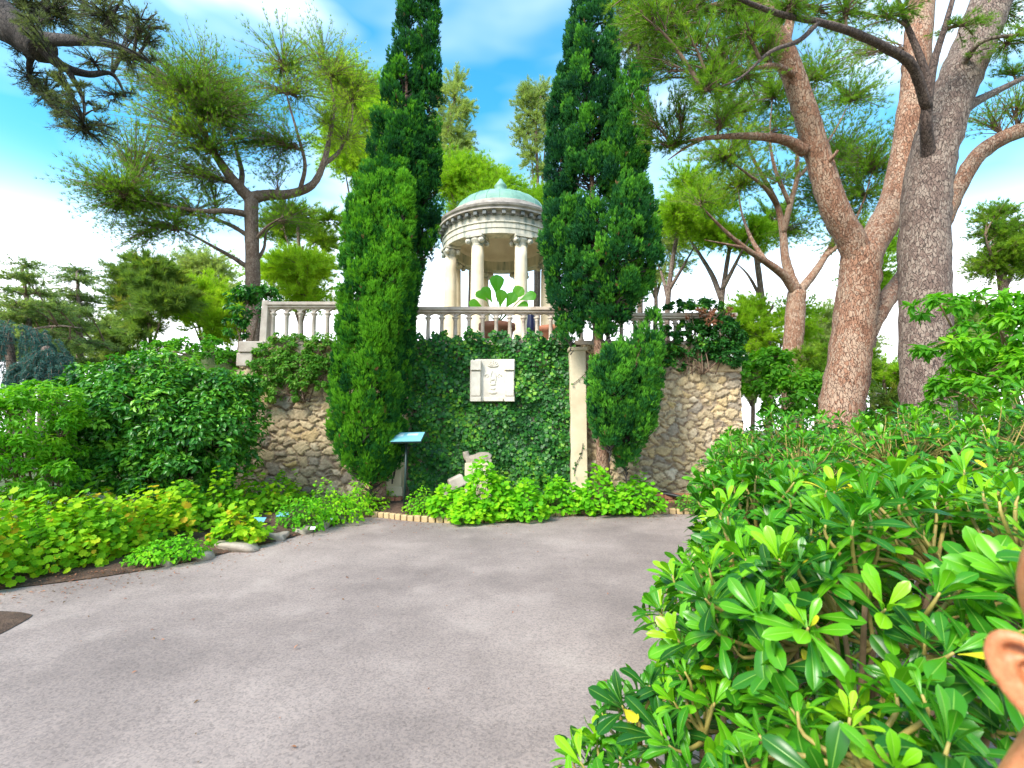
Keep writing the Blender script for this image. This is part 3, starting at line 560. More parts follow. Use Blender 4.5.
# ------------------------------------------------------------------ lectern sign
b0 = G(404, 516); o = thing('lectern_sign', 'pale blue information panel tilted on a slim dark green post', 'sign', b0)
Ys = b0[1]; nm = NM(); tp = P(406.5, 441, Ys)
tube(nm, [b0, tp], .024, 12, 1); lathe(nm, [(.001, 0), (.09, 0), (.09, .015), (.03, .02), (.001, .02)], b0, 16); nm.build('post', M['metal_dark'], o)
A, B, Cc, Dd = P(390, 441.5, Ys - .18), P(420.5, 441, Ys - .18), P(425, 432, Ys + .16), P(397.5, 432.5, Ys + .16)
n_ = nrm(np.cross(B - A, Dd - A))
def plate(nm, q, off, th, mi=0):
    q = np.array(q); V = np.vstack([q + n_ * off, q + n_ * (off + th)]); nm.add(V, BOXF, mi)
def sub(u0, u1, v0, v1):
    f_ = lambda u, v: (A * (1 - u) + B * u) * (1 - v) + (Dd * (1 - u) + Cc * u) * v
    return [f_(u0, v0), f_(u1, v0), f_(u1, v1), f_(u0, v1)]
nm = NM(); plate(nm, sub(-.03, 1.03, -.05, 1.05), -.03, .022); nm.build('backing', M['metal_dark'], o)
nm = NM(); plate(nm, sub(0, 1, 0, 1), -.006, .006); nm.build('panel', M['panel'], o)
nm = NM(); plate(nm, sub(.42, .8, .62, .84), .001, .002); plate(nm, sub(.08, .3, .55, .86), .001, .002); nm.build('printed_patch', M['panel_white'], o)
nm = NM(); q = (A + B + Cc + Dd) / 4 - n_ * .05; box(nm, q, (.14, .1, .05)); tube(nm, [tp - [0, 0, .12], q], .018, 8, 1); nm.build('bracket', M['metal_dark'], o)

# ------------------------------------------------------------------ sculpture fragment, loose stones
def lump(nm, c, s, seed, k=3, tint=.5):
    import bmesh
    bm = bmesh.new(); bmesh.ops.create_cube(bm, size=1.6); bmesh.ops.subdivide_edges(bm, edges=bm.edges[:], cuts=5, use_grid_fill=True)
    rs = np.random.RandomState(seed); V = np.array([v.co[:] for v in bm.verts]); Fq = np.array([[v.index for v in f.verts] for f in bm.faces]); bm.free()
    L = np.linalg.norm(V, axis=1, keepdims=True); V = V * (.42 + .58 * .9 / L) ; ph = rs.uniform(0, 6, (k, 3)); fr = rs.uniform(1.5, 3.5, (k, 3))
    for a_, b_ in zip(ph, fr): V = V * (1 + .08 * np.sin((V * b_ + a_).sum(1, keepdims=True)))
    V = V + .02 * rs.normal(size=V.shape); nm.add(V * np.array(s) * .62 + np.array(c), Fq, 0, tint, smooth=True)
Yst = 9.55
o = thing('sculpture_fragment', 'broken curved stone scroll resting on a pale pedestal before the ivy', 'sculpture', P(477, 500, Yst))
nm = NM(); slab(nm, 464.5, 491, 463, 506, Yst - .2, .42); bevel(nm.build('pedestal', M['plaster'], o), .02)
nm = NM(); pp = [(465.5, 451.5), (466.5, 456), (469, 458.8), (474, 459), (480, 457.6), (486, 457.2), (490.5, 459)]
tube(nm, [P(x, y, Yst) for x, y in pp], np.array([3.0, 3.4, 3.8, 4.4, 5.2, 5.4, 4.0]) * mpp(457, Yst), 14, 5, rough=.03)
slab(nm, 466, 491.5, 459.5, 463, Yst - .13, .28); nm.build('scroll', M['boulder'], o)
for (x0, y0, x1, y1, sd_, lab) in ((441, 482, 453, 506, 3, 'upright pale stone block leaning beside the sculpture pedestal'), (445, 474, 468, 490, 5, 'pinkish angular stone lying against the pedestal')):
    c = P((x0 + x1) / 2, (y0 + y1) / 2, Yst - .15); s_ = mpp(490, Yst); nm = NM(); box(nm, c, ((x1 - x0) * s_ * .75, .24, (y1 - y0) * s_ * .7), rz=.3 * (sd_ - 4), ry=.12 if sd_ == 3 else -.42, taper=.84, tint=.5); o = bevel(nm.build('loose_stone', M['boulder' if sd_ == 3 else 'balus']), .03, 3); tag(o, lab, 'stone')
# brick ends of the bed
for x0, x1, y0, y1, lab in ((376, 401, 497, 512, 'low red brick course at the foot of the twin cypress'), (655, 692, 494, 510, 'low terracotta brick course under the right rubble wall')):
    o = thing('brick_course', lab, 'brickwork', P((x0 + x1) / 2, y1, 9.4)); Yb = 9.42
    for r_ in range(3):
        for k in range(4):
            w_ = (x1 - x0) / 4; ya = y0 + (y1 - y0) * r_ / 3; nm = NM(); sh = (r_ % 2) * w_ * .4
            slab(nm, x0 + k * w_ + .4 + sh, x0 + (k + 1) * w_ - .4 + sh, ya + .3, ya + (y1 - y0) / 3 - .2, Yb + .02 * RS.uniform(), .2); bevel(nm.build('brick', M['brick'], o), .008)
q, _ = smooth_path(np.array([P(660, 493, 9.5), P(672, 495, 9.4), P(684, 498, 9.3)]), np.zeros(3), 4)
nm = NM(); tube(nm, q, .035, 10, 1); tag(nm.build('drain_pipe', M['black']), 'black pipe lying along the foot of the right rubble wall', 'pipe')
# scalloped edging bricks
acc = np.concatenate([[0], np.cumsum(np.linalg.norm(np.diff(BED, axis=0), axis=1))])
def along(s_): return np.array([np.interp(s_, acc, BED[:, k]) for k in range(3)])
def nearest_s(px, py): return acc[np.argmin(np.linalg.norm(BED - G(px, py), axis=1))]
def edging(s0, s1):
    s_ = s0
    while s_ < s1:
        c = along(s_ + .06); d = along(s_ + .12) - along(s_); a_ = math.atan2(d[1], d[0]); nm = NM()
        hh_ = .10 + .012 * RS.uniform(); box(nm, (c[0], c[1] + .02, hh_ / 2 - .01), (.115, .08, hh_), rz=a_, rx=.06 * RS.normal())
        tag(bevel(nm.build('edging_brick', M['edge']), .018, 3), 'small tan rounded brick in the row edging the paved terrace', 'edging brick', 'bricks edging the bed below the ivy'); s_ += .135
edging(nearest_s(370, 517), nearest_s(505, 521)); edging(nearest_s(640, 514), nearest_s(700, 514)); edging(nearest_s(553, 516), nearest_s(572, 516))
# field stones along the left bed
k = 0
for px, wpx, dpt, lab in ((234, 54, .34, 'largest flat grey stone edging the left bed'), (196, 34, .24, 'flat grey stone just left of the largest edging stone'), (160, 24, .16, None), (275, 24, .2, None), (300, 22, .18, None), (320, 18, .16, None), (338, 16, .16, None), (352, 14, .14, None)):
    py = np.interp(px, [q[0] for q in BED_PX], [q[1] for q in BED_PX]) - 1; c = G(px, py); s_ = mpp(py, c[1]); k += 1
    nm = NM(); lump(nm, c + [0, .06, .02 if px > 150 else -.01], (wpx * s_ * .8, dpt, .16 if px > 150 else .11), 20 + k); d = along(nearest_s(px, py) + .1) - along(nearest_s(px, py) - .1)
    tag(nm.build('edging_stone', M['boulder']), lab or 'rough grey field stone edging the left bed, half sunk in soil', 'edging stone', 'field stones edging the left bed')
# plant name tags
for px, py, m_, lab in ((259, 533, 'tagblue', 'small blue plant label on a wire, left one of two'), (283, 527, 'tagblue', 'small blue plant label on a wire, right one of two'), (331, 527, 'white', 'white plant tag near the bed corner'), (313, 537, 'white', 'white plant tag left of the bed corner tag')):
    big = m_ == 'tagblue'; b0 = G(px, py); o = thing('plant_label', lab, 'plant label', b0); t_ = b0 + [0, 0, .19 if big else .12]
    nm = NM(); tube(nm, [b0 - [0, 0, .03], t_], .004, 6, 1); nm.build('stake', M['metal_dark'], o)
    nm = NM(); box(nm, t_ + [0, -.02, .01], (.19 if big else .07, .09 if big else .05, .006), rx=R(38)); nm.build('plate', M[m_], o)

# ================================================================== trees and plants
def TR(pts, Y):
    out = []
    for q in pts:
        x, y = q[0], q[1]; dy = q[2] if len(q) > 2 else 0.0; out.append(P(x, y, Y + dy))
    return np.array(out)
def needles(nm, pos, d, k, ln, wd, spread, tint, mi=0):
    n = len(pos); p_ = np.repeat(pos, k, 0); dd = nrm(np.repeat(nrm(d), k, 0) + spread * RS.normal(size=(n * k, 3)))
    L = ln * RS.uniform(.7, 1.25, n * k); tt = np.clip(np.repeat(tint, k) + .09 * RS.normal(size=n * k), 0, 1)
    inst(nm, T_blade(1.0), p_, dd, rnd(n * k), np.stack([wd * RS.uniform(.8, 1.3, n * k), L, L], 1), tt, mi)
def attach(limbs, c):
    best = None
    for p_ in limbs:
        d = np.linalg.norm(p_ - c, axis=1) + np.maximum(0, p_[:, 2] - c[2] + .1) * 1.2; i = d.argmin()
        if best is None or d[i] < best[0]: best = (d[i], p_[i])
    return best[1]
def pine(name, label, cat, Y, limbs, clumps, bark, needle, twig='twig', group=None, nl=.11, nw=.010, kt=12, dens=1.0, up=.45, base=None, thin=(), fan=False):
    """limbs: [(pixel path with optional depth offset, radius px at start, at end)]; clumps: (px, py, rx, ry, dY, weight, tint)"""
    p0 = TR(limbs[0][0][:1], Y)[0]; o = thing(name, label, cat, p0 if base is None else base, group)
    nm = NM(); cent = []
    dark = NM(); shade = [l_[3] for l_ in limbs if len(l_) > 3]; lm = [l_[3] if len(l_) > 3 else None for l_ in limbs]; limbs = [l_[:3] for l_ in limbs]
    for li, (pts, r0, r1) in enumerate(limbs):
        w = TR(pts, Y)
        if li == 0:
            zg = 3.24 if (-11 < w[0][0] < XR - .5 and 10.3 < Y < 34) else -.03
            if w[0][2] > zg: w = np.vstack([[w[0] + (w[0] - w[1]) * [1, 1, 0] * .2 + [0, 0, zg - w[0][2]]], w]); pts = [pts[0]] + list(pts)
        r = np.linspace(r0, r1 if li == 0 or r0 > 7 else r1 * .4, len(w)) * np.array([mpp(q[1], Y) for q in pts])
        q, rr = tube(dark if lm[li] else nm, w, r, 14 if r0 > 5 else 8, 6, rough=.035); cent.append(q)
    nm.build('trunk', M[bark], o)
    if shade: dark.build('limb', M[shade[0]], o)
    nm = NM(); tbm = float(np.mean([q[6] for q in clumps])); wm = float(np.median([q[5] for q in clumps])); rm = float(np.median([q[2] for q in clumps]))
    for pts, r0, r1 in limbs[1:]:
        q = pts[-1]
        if r1 < 2.7 and len(pts) > 3 and -60 < q[0] < 1080 and q[1] > -30: clumps = clumps + [(q[0] + 3, q[1] - 3, rm * .8, rm * .38, q[2] if len(q) > 2 else 0, wm * .9, tbm)]
    for (px, py, rx, ry, dy, wgt, tb) in clumps:
        s = mpp(py, Y + dy); c = P(px, py, Y + dy); a = np.array([rx * s * 1.2, rx * s, ry * s * 1.35])
        st = attach(cent, c); vec = c - st; L = np.linalg.norm(vec)
        if L > .15: tube(nm, [st, st + vec * .5 + [0, 0, .08 * L], c], [min(.05, .02 + .012 * L, .10 * a[0] + .004), min(.018, .06 * a[0]), .006], 6, 4, 1, .3)
        nt = max(5, int(52 * wgt * dens * (a[0] * a[2]) / .6 + 6)); nt = min(nt, 420)
        en = c + inball(nt) * a; fr = RS.uniform(.45, 1.0, (nt, 1)); s0 = st + vec * fr + rnd(nt) * .03 * (1 - (fr > .9)) ; s0[:, 2] += .08 * L * 4 * (fr * (1 - fr))[:, 0]
        # keep twigs short: begin part of the way to their tip
        if fan:
            fr = RS.uniform(.05, .8, (nt, 1)); s0 = st + vec * fr + rnd(nt) * .05; s0[:, 2] += .25 * L * (fr * (1 - fr))[:, 0]; en = en + nrm(en - s0) * .25 * a[0] + [0, 0, .12]
        s0 = np.where(np.linalg.norm(en - s0, axis=1, keepdims=True) > (1.9 if fan else .9) * a[0], en + (s0 - en) * .6, s0)
        twigs(nm, s0, en, .011, .004, 1, -.06)
        td = nrm(en - s0); k = 9; t_ = np.repeat(np.linspace(.25, 1.04, k)[None], nt, 0).ravel() + RS.uniform(-.05, .05, nt * k)
        pos = np.repeat(s0, k, 0) + np.repeat(en - s0, k, 0) * t_[:, None] + rnd(nt * k) * .06 * a.mean() ** .5
        dd = np.repeat(td, k, 0) + np.array([0, 0, up]) + .55 * rnd(nt * k)
        tt = np.repeat(np.clip(tb + .13 * RS.normal(size=nt), 0, 1), k)
        needles(nm, pos, dd, kt, nl, nw, .42, tt)
    nm.build('crown', [M[needle], M[twig]], o); return o
def scat(cx, cy, rx, ry, n, r, dy, w=1.0, t=.45, sq=.55, rs=None):
    """clumps scattered over a crown: an ellipse in the picture with real depth dy"""
    o = []
    for _ in range(n):
        d = inball(1)[0]; rr = r * RS.uniform(.7, 1.3); o.append((cx + d[0] * rx, cy - d[2] * ry, rr, rr * sq, d[1] * dy, w, t + .1 * RS.normal()))
    return o

# ---- left pine on the terrace
pine('pine_tree', 'wide spreading pine with a forked trunk left of the twin cypress', 'tree', 14.0,
     [([(254, 330), (253, 285), (252, 240), (251, 198)], 7.4, 6.2),
      ([(251, 199), (238, 186, -.2), (222, 165, -.4), (210, 145, -.6), (200, 120, -.9), (190, 95, -1.2)], 6, 2),
      ([(251, 198), (268, 195, .2), (290, 194, .4), (312, 185, .5), (323, 165, .6), (330, 135, .7), (334, 105, .8), (330, 75, .9)], 6, 1.8),
      ([(240, 188, -.2), (242, 172, .2), (236, 150, .6), (228, 125, 1.), (215, 100, 1.4)], 3.2, 1.2),
      ([(250, 215), (228, 211, -.5), (200, 211, -1), (165, 205, -1.6), (125, 196, -2.1)], 3.6, 1.2),
      ([(251, 238), (232, 226, .3), (205, 216, .8), (172, 214, 1.2), (140, 210, 1.5)], 2.6, 1.0),
      ([(252, 270), (232, 257, -.3), (205, 242, -.8), (175, 226, -1.2)], 2.8, 1.0),
      ([(323, 165, .6), (340, 150, .9), (352, 120, 1.1), (352, 90, 1.3)], 2.4, 1.),
      ([(300, 190, .4), (305, 165, .1), (298, 135, -.2), (288, 100, -.4), (282, 70, -.5)], 2.4, .9),
      ([(255, 240), (268, 226, -.2), (284, 216, -.4)], 2.2, .8), ([(256, 262), (264, 248, .2), (268, 230, .4), (290, 218, .5)], 2.0, .8)],
     [(185, 92, 46, 20, -1.2, 1.5, .3), (150, 78, 30, 15, -1., 1.1, .3), (222, 118, 42, 18, -.8, 1.7, .25), (262, 142, 38, 15, -.4, 1.5, .25), (205, 145, 36, 16, -1., 1.1, .4),
      (165, 125, 36, 20, -1.4, .9, .7), (140, 155, 34, 18, -1.6, 1.1, .45), (180, 172, 38, 18, -.8, .9, .5), (120, 190, 36, 15, -2.1, 1.1, .4), (85, 185, 26, 11, -2.2, .9, .4), (150, 205, 40, 15, -1.2, 1.2, .38),
      (115, 215, 30, 13, -1.5, 1., .35), (130, 238, 26, 14, -1.2, .9, .3), (190, 215, 36, 13, -.4, .8, .4), (215, 190, 28, 12, .2, .6, .5), (170, 232, 28, 12, -1.2, .7, .35),
      (285, 60, 34, 22, -.5, .45, .65), (315, 50, 28, 18, .9, .4, .65), (335, 75, 30, 22, 1., .45, .8), (300, 95, 32, 20, -.2, .5, .7), (350, 100, 28, 24, 1.3, .5, .9), (325, 120, 26, 18, .6, .45, .8), (270, 88, 28, 17, -.5, .4, .6), (345, 140, 24, 20, 1., .55, .95),
      (210, 85, 32, 18, .6, .6, .7), (245, 95, 30, 16, 1., .5, .6), (190, 55, 28, 14, -.2, .5, .6), (290, 225, 24, 10, .2, .6, .3), (275, 170, 22, 9, .3, .4, .5)],
     'bark_brown', 'pine', nl=.12, nw=.0085, dens=1.5, up=.7, fan=True)
# ---- pine reaching in at the upper left, its trunk outside the picture
pine('pine_tree', 'dark pine limbs hanging in from the upper left corner', 'tree', 6.5,
     [([(-190, 560), (-180, 380), (-150, 200), (-90, 70), (-30, -10)], 32, 22), ([(-40, -8), (0, 18), (22, 34), (44, 50)], 21, 13),
      ([(30, 38), (60, 40, -.2), (95, 41, -.4), (125, 50, -.5), (150, 62, -.5)], 7, 2), ([(42, 48), (62, 66, .1), (88, 74, .3), (112, 74, .5), (126, 96, .6)], 6, 1.8),
      ([(66, 68, .1), (76, 84, .2), (84, 104, .1), (84, 126, 0)], 3.2, 1.2), ([(95, 41, -.4), (108, 22, -.6), (126, -6, -.7)], 3.2, 1.5), ([(40, 46), (30, 62, .3), (32, 84, .5), (50, 104, .5)], 4, 1.4), ([(24, 34), (36, 10, .5), (62, -12, .8)], 5, 3)],
     [(20, 6, 34, 14, .5, .8, .4), (62, 12, 30, 14, .6, .8, .4), (105, 14, 30, 15, -.6, .9, .45), (140, 18, 22, 12, -.7, .7, .5), (48, 92, 20, 14, .5, .8, .3), (62, 112, 16, 8, .5, .7, .3), (85, 132, 28, 8, 0, .9, .3), (105, 126, 14, 7, .2, .6, .3), (28, 75, 14, 12, .4, .6, .35), (128, 60, 22, 10, -.5, .8, .4), (112, 95, 18, 9, .6, .5, .4), (92, 60, 22, 8, .3, .5, .4), (15, 45, 14, 10, .2, .5, .4), (150, 40, 16, 9, -.5, .6, .5)] + scat(80, 20, 80, 26, 26, 9, 2.4, .45, .4) + scat(60, 95, 44, 34, 18, 8, 1.6, .45, .3),
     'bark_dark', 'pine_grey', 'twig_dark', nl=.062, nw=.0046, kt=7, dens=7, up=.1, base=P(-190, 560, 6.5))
# ---- big forked pine on the right
pine('pine_tree', 'large forked pine with flaking orange grey bark beside the right wall', 'tree', 9.0,
     [([(830, 470), (838, 425), (846, 380), (853, 330), (859, 285), (862, 252)], 21, 17.5),
      ([(860, 262), (850, 238, -.1), (836, 212, -.2), (825, 180, -.3), (815, 145, -.4), (803, 105, -.6), (788, 62, -.8), (768, 22, -1.), (748, -30, -1.2)], 13.5, 8),
      ([(862, 262), (876, 238, .2), (892, 205, .4), (903, 165, .5), (909, 125, .5), (914, 85, .5), (918, 40, .5), (924, -30, .6)], 14, 11.5),
      ([(864, 338), (882, 306, .3), (900, 282, .7), (922, 254, 1.1), (941, 226, 1.2), (956, 192, 1.2), (976, 158, 1.1), (1003, 138, 1.), (1050, 120, .9)], 9, 8),
      ([(805, 152, -.4), (788, 141, -.5), (765, 137, -.6), (735, 136, -.7), (700, 139, -.8), (672, 146, -.8)], 5.5, 2.2),
      ([(794, 76, -.8), (775, 66, -1.2), (748, 70, -1.6), (720, 80, -2)], 3.6, 1.4), ([(783, 45, -.9), (790, 20, -.7), (792, -20, -.6)], 6, 4), ([(768, 20, -1), (740, 4, -1.4), (705, 8, -1.8), (672, 20, -2.2)], 5, 2), ([(822, 168, -.3), (832, 158, -.6), (838, 150, -.7)], 2.6, 2.8), ([(702, 139, -.8), (685, 148, -.8), (668, 160, -.9)], 2, 1)],
     [(650, 16, 30, 14, -2.2, 1., .45), (690, 12, 34, 15, -1.8, 1.2, .35), (735, 18, 34, 16, -1.4, 1.2, .3), (670, 44, 26, 13, -2., .9, .4), (715, 52, 30, 15, -1.9, 1.0, .35), (760, 48, 26, 14, -1.3, .9, .4), (660, 72, 20, 11, -2, .6, .4), (705, 88, 24, 12, -1.9, .8, .4), (745, 82, 24, 13, -1.5, .7, .45), (640, 34, 22, 11, -2.3, .8, .4), (680, 108, 18, 9, -1.2, .5, .4), (780, 10, 28, 15, -.7, .8, .4), (830, 15, 28, 14, -.3, .55, .5), (860, 55, 24, 12, .8, .5, .5), (650, 120, 18, 10, -1., .6, .3), (665, 145, 18, 9, -.8, .6, .3), (990, 120, 26, 12, 1., .4, .5), (1015, 100, 26, 12, .8, .4, .4), (720, 115, 22, 10, -1., .4, .5)],
     'bark_red', 'pine', nl=.10, nw=.0066, dens=3.4, up=.35, fan=True, base=P(830, 470, 9.0))
# ---- grey trunk in front of it
pine('pine_tree', 'stout grey trunked pine at the right, standing before the forked pine', 'tree', 8.0,
     [([(930, 470), (928, 425), (926, 370), (925, 310), (924, 250), (926, 200), (933, 158), (945, 115), (960, 78), (980, 30), (1002, -30)], 24, 17),
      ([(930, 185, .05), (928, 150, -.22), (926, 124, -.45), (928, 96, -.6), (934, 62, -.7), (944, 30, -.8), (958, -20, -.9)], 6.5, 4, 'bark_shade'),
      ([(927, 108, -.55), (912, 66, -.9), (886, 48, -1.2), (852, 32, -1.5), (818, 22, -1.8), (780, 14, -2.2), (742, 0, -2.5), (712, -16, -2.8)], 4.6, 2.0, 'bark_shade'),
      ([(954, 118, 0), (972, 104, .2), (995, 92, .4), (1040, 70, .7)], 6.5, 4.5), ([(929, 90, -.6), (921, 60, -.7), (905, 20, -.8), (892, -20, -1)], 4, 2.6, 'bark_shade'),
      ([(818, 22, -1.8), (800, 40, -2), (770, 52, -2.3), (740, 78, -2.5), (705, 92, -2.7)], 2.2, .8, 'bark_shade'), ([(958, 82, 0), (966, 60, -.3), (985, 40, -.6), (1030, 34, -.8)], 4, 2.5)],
     [(965, 25, 24, 12, -.8, .5, .4), (1005, 45, 26, 13, -.6, .6, .35), (1000, 15, 28, 14, .4, .6, .4), (880, 15, 26, 12, -.9, .6, .4), (845, 8, 28, 13, -1.6, .7, .4), (790, 2, 30, 12, -2.2, .8, .35), (745, 30, 26, 13, -2.5, .9, .35), (710, 70, 24, 12, -2.7, .7, .35), (690, 35, 26, 13, -2.8, .8, .4), (640, 10, 26, 12, -2.9, .8, .45), (1012, 72, 20, 10, .6, .5, .4), (905, 8, 22, 11, -.9, .5, .4), (625, -2, 26, 12, -2.8, .8, .4)],
     'bark_gray', 'pine', nl=.095, nw=.006, dens=3.2, up=.3, base=P(930, 470, 8.0))
# ---- middle pine with orange limbs
pine('pine_tree', 'mid distance pine with slender orange limbs fanning up behind the creeper wall', 'tree', 15.0,
     [([(792, 400), (793, 350), (795, 318), (797, 292)], 10, 8.5), ([(797, 296), (784, 276, -.3), (766, 262, -.6), (745, 248, -.9), (722, 228, -1.2), (700, 205, -1.5)], 5, 1.4),
      ([(797, 294), (812, 276, .2), (824, 258, .5), (834, 240, .8), (838, 215, 1.), (836, 188, 1.2), (842, 160, 1.4)], 4.6, 1.4),
      ([(797, 292), (786, 262, .1), (783, 234, .2), (777, 205, .3), (762, 175, .5), (748, 148, .7), (738, 115, .9)], 5, 1.2), ([(783, 234, .2), (790, 205, -.2), (797, 178, -.5), (798, 145, -.8), (806, 110, -1), (818, 80, -1.2)], 3.4, 1.),
      ([(777, 205, .3), (765, 188, -.3), (745, 172, -.8), (728, 160, -1.2)], 2.6, .9), ([(766, 262, -.6), (752, 240, -.2), (742, 214, .2), (738, 188, .5)], 2.6, .9), ([(790, 205, -.2), (776, 172, -.6), (770, 140, -.9), (772, 100, -1.2)], 2.4, .8),
      ([(824, 258, .5), (845, 238, .2), (862, 205, -.1), (872, 172, -.3)], 2.4, .8), ([(797, 178, -.5), (814, 160, -.2), (834, 132, .2), (850, 102, .5)], 2.2, .8), ([(745, 248, -.9), (725, 244, -1.2), (705, 240, -1.5)], 1.8, .8)],
     [(738, 110, 34, 20, .9, .5, .4), (772, 92, 34, 20, -1.2, .5, .4), (815, 78, 34, 20, -1.2, .45, .4), (848, 98, 30, 18, .5, .45, .4), (725, 155, 30, 18, -1.2, .7, .6), (740, 185, 26, 16, .5, .8, .85), (835, 150, 36, 18, 1.3, .9, .35), (866, 165, 34, 17, -.3, 1., .35), (815, 190, 30, 15, .8, .8, .4), (862, 195, 28, 15, 0, .8, .4), (835, 215, 26, 14, 1., .8, .45), (775, 130, 30, 18, -.9, .35, .45), (800, 120, 28, 16, -.8, .35, .4), (700, 120, 28, 18, .5, .5, .4), (745, 140, 26, 14, .5, .4, .5), (780, 180, 24, 12, -.4, .35, .5), (800, 230, 24, 12, .6, .5, .5), (850, 240, 24, 13, .4, .8, .5)],
     'bark_red', 'pine', nl=.15, nw=.0115, dens=1.5, up=.7, fan=True, base=P(792, 400, 15.0))
pine('pine_tree', 'sunlit yellow green pine crown between the right cypress and the orange limbed pine', 'tree', 19.0,
     [([(722, 345), (722, 300), (726, 270), (730, 245)], 3.2, 2), ([(722, 300), (712, 275, .3), (700, 255, .6), (688, 235, .9), (680, 210, 1)], 3, 1), ([(722, 290), (735, 265, -.4), (745, 245, -.8), (755, 228, -1)], 2.4, .9)],
     scat(690, 212, 36, 26, 9, 24, 1.6, 1.5, .5) + scat(738, 235, 28, 20, 6, 20, 1.6, 1.2, .45) + scat(700, 182, 30, 12, 3, 18, 1.2, .9, .4),
     'bark_gray', 'yellow', nl=.2, nw=.017, dens=.62, up=.6)
for (px, pts2, lab) in ((667, [([(667, 345), (668, 300), (672, 265), (678, 230)], 3.4, 2), ([(668, 300), (662, 275, .4), (652, 250, .7)], 2.2, .9), ([(669, 290), (684, 265, -.4), (698, 240, -.8)], 2.2, .9)], 'thin pale trunked pine nearest the right cypress'),
                  (764, [([(768, 400), (766, 345), (762, 300), (757, 260), (753, 225)], 4, 2.4), ([(762, 300), (748, 275, .4), (735, 262, .8)], 2, .8), ([(758, 265), (768, 240, -.4), (775, 220, -.8)], 2, .8)], 'thin leaning pine trunk just left of the orange limbed pine')):
    pine('pine_tree', lab, 'tree', 21.0, pts2, scat(px + 5, 225, 34, 18, 5, 20, 1.5, .7, .5), 'bark_gray', 'pine', nl=.2, nw=.016, dens=.55, up=.6)
pine('pine_tree', 'round crowned green pine at the far right edge of the picture', 'tree', 16.0,
     [([(1012, 400), (1008, 340), (1004, 295), (1000, 265)], 6, 3.5), ([(1003, 290), (1015, 268, .3), (1026, 245, .5)], 3, 1.2), ([(1001, 272), (990, 252, -.3), (985, 235, -.5)], 2.5, 1)],
     scat(1012, 245, 34, 40, 16, 22, 1.4, 1.6, .5), 'bark_brown', 'pine', nl=.14, nw=.013, dens=1.0, up=.6, base=P(1012, 400, 16.0))
# ---- broad far crowns
def crown_tree(name, label, cat, Y, cx, cy, rx, ry, n, r, needle, w=1.5, t=.45, trunk=None, group=None, tw='twig', nl=.22, nw=.02, dens=.6, sq=.6, dy=None, up=.5, bark='bark_brown'):
    dy = rx * mpp(cy, Y) * .8 if dy is None else dy; by = trunk or cy + ry * 1.6
    return pine(name, label, cat, Y, [([(cx, by), (cx + 1, (by + cy) / 2), (cx - 2, cy), (cx + 3, cy - ry * .6)], max(2.2, r * .16), 1.0), ([(cx + 1, (by + cy) / 2), (cx + rx * .4, cy)], max(1.4, r * .09), .8), ([(cx, (by + cy) / 2), (cx - rx * .4, cy + ry * .2)], max(1.4, r * .09), .8)],
                scat(cx, cy, rx, ry, n, r, dy, w, t, sq), bark, needle, tw, group, nl=nl, nw=nw, dens=dens, up=up)
crown_tree('broadleaf_tree', 'bright yellow green tree behind the dark laurel, left of the pine trunk', 'tree', 17, 208, 315, 40, 30, 16, 20, 'yellow', 1.1, .8, 400)
crown_tree('broadleaf_tree', 'bright yellow green tree right of the left pine trunk', 'tree', 17, 300, 268, 40, 36, 18, 22, 'yellow', 1.0, .8, 380)
crown_tree('broadleaf_tree', 'yellow green tree rising directly behind the twin cypress', 'tree', 19, 358, 150, 34, 85, 26, 24, 'yellow', .9, .6, 340)
crown_tree('broadleaf_tree', 'green tree with thin foliage hanging behind the left pine', 'tree', 18, 300, 225, 40, 26, 10, 20, 'pine', 1.2, .6, 340)
crown_tree('broadleaf_tree', 'light green tree rising behind the copper dome', 'tree', 24, 470, 190, 44, 28, 22, 22, 'yellow', 1.1, .45, 330)
crown_tree('broadleaf_tree', 'light green tree low behind the dome at its right', 'tree', 26, 535, 205, 24, 24, 10, 18, 'yellow', 1.5, .2, 330)
crown_tree('broadleaf_tree', 'pale feathery tall tree just right of the twin cypress top', 'tree', 27, 452, 128, 22, 52, 30, 11, 'pale', .5, .6, 330, sq=1.0, up=.9)
crown_tree('broadleaf_tree', 'pale feathery tall tree just left of the broad right cypress', 'tree', 27, 538, 124, 22, 50, 28, 11, 'pale', .45, .5, 330, sq=1.0, up=.9)
crown_tree('broadleaf_tree', 'dim bluish tall tree top above and behind the right cypress', 'tree', 26, 640, 40, 30, 40, 10, 22, 'pine_grey', .5, .4, 330)
crown_tree('broadleaf_tree', 'uneven olive green tree with brownish patches left of the pine', 'tree', 15, 150, 302, 40, 42, 24, 17, 'olive', 1.6, .5, 400)
crown_tree('broadleaf_tree', 'yellow green rounded tree between the two big right trunks', 'tree', 17, 886, 378, 30, 24, 14, 16, 'yellow', 1.2, .6, 440, nl=.16)
crown_tree('broadleaf_tree', 'small yellow green tree just left of the grey trunk', 'tree', 18, 915, 388, 12, 12, 5, 10, 'yellow', 1.2, .6, 440, nl=.16)
crown_tree('broadleaf_tree', 'grey green bushy tree below the yellow tree right of the orange trunk', 'tree', 13, 895, 412, 34, 24, 14, 15, 'olive', 1.9, .6, 450, nl=.12, nw=.014)
crown_tree('broadleaf_tree', 'shadowy green tree behind the forked pine trunk', 'tree', 14, 830, 372, 34, 28, 14, 18, 'pine', 1.8, .5, 450, nl=.16)
crown_tree('broadleaf_tree', 'lime green tree low between the orange limbed pine and the forked pine', 'tree', 18, 770, 322, 44, 28, 14, 20, 'yellow', 1.1, .5, 440, nl=.18)
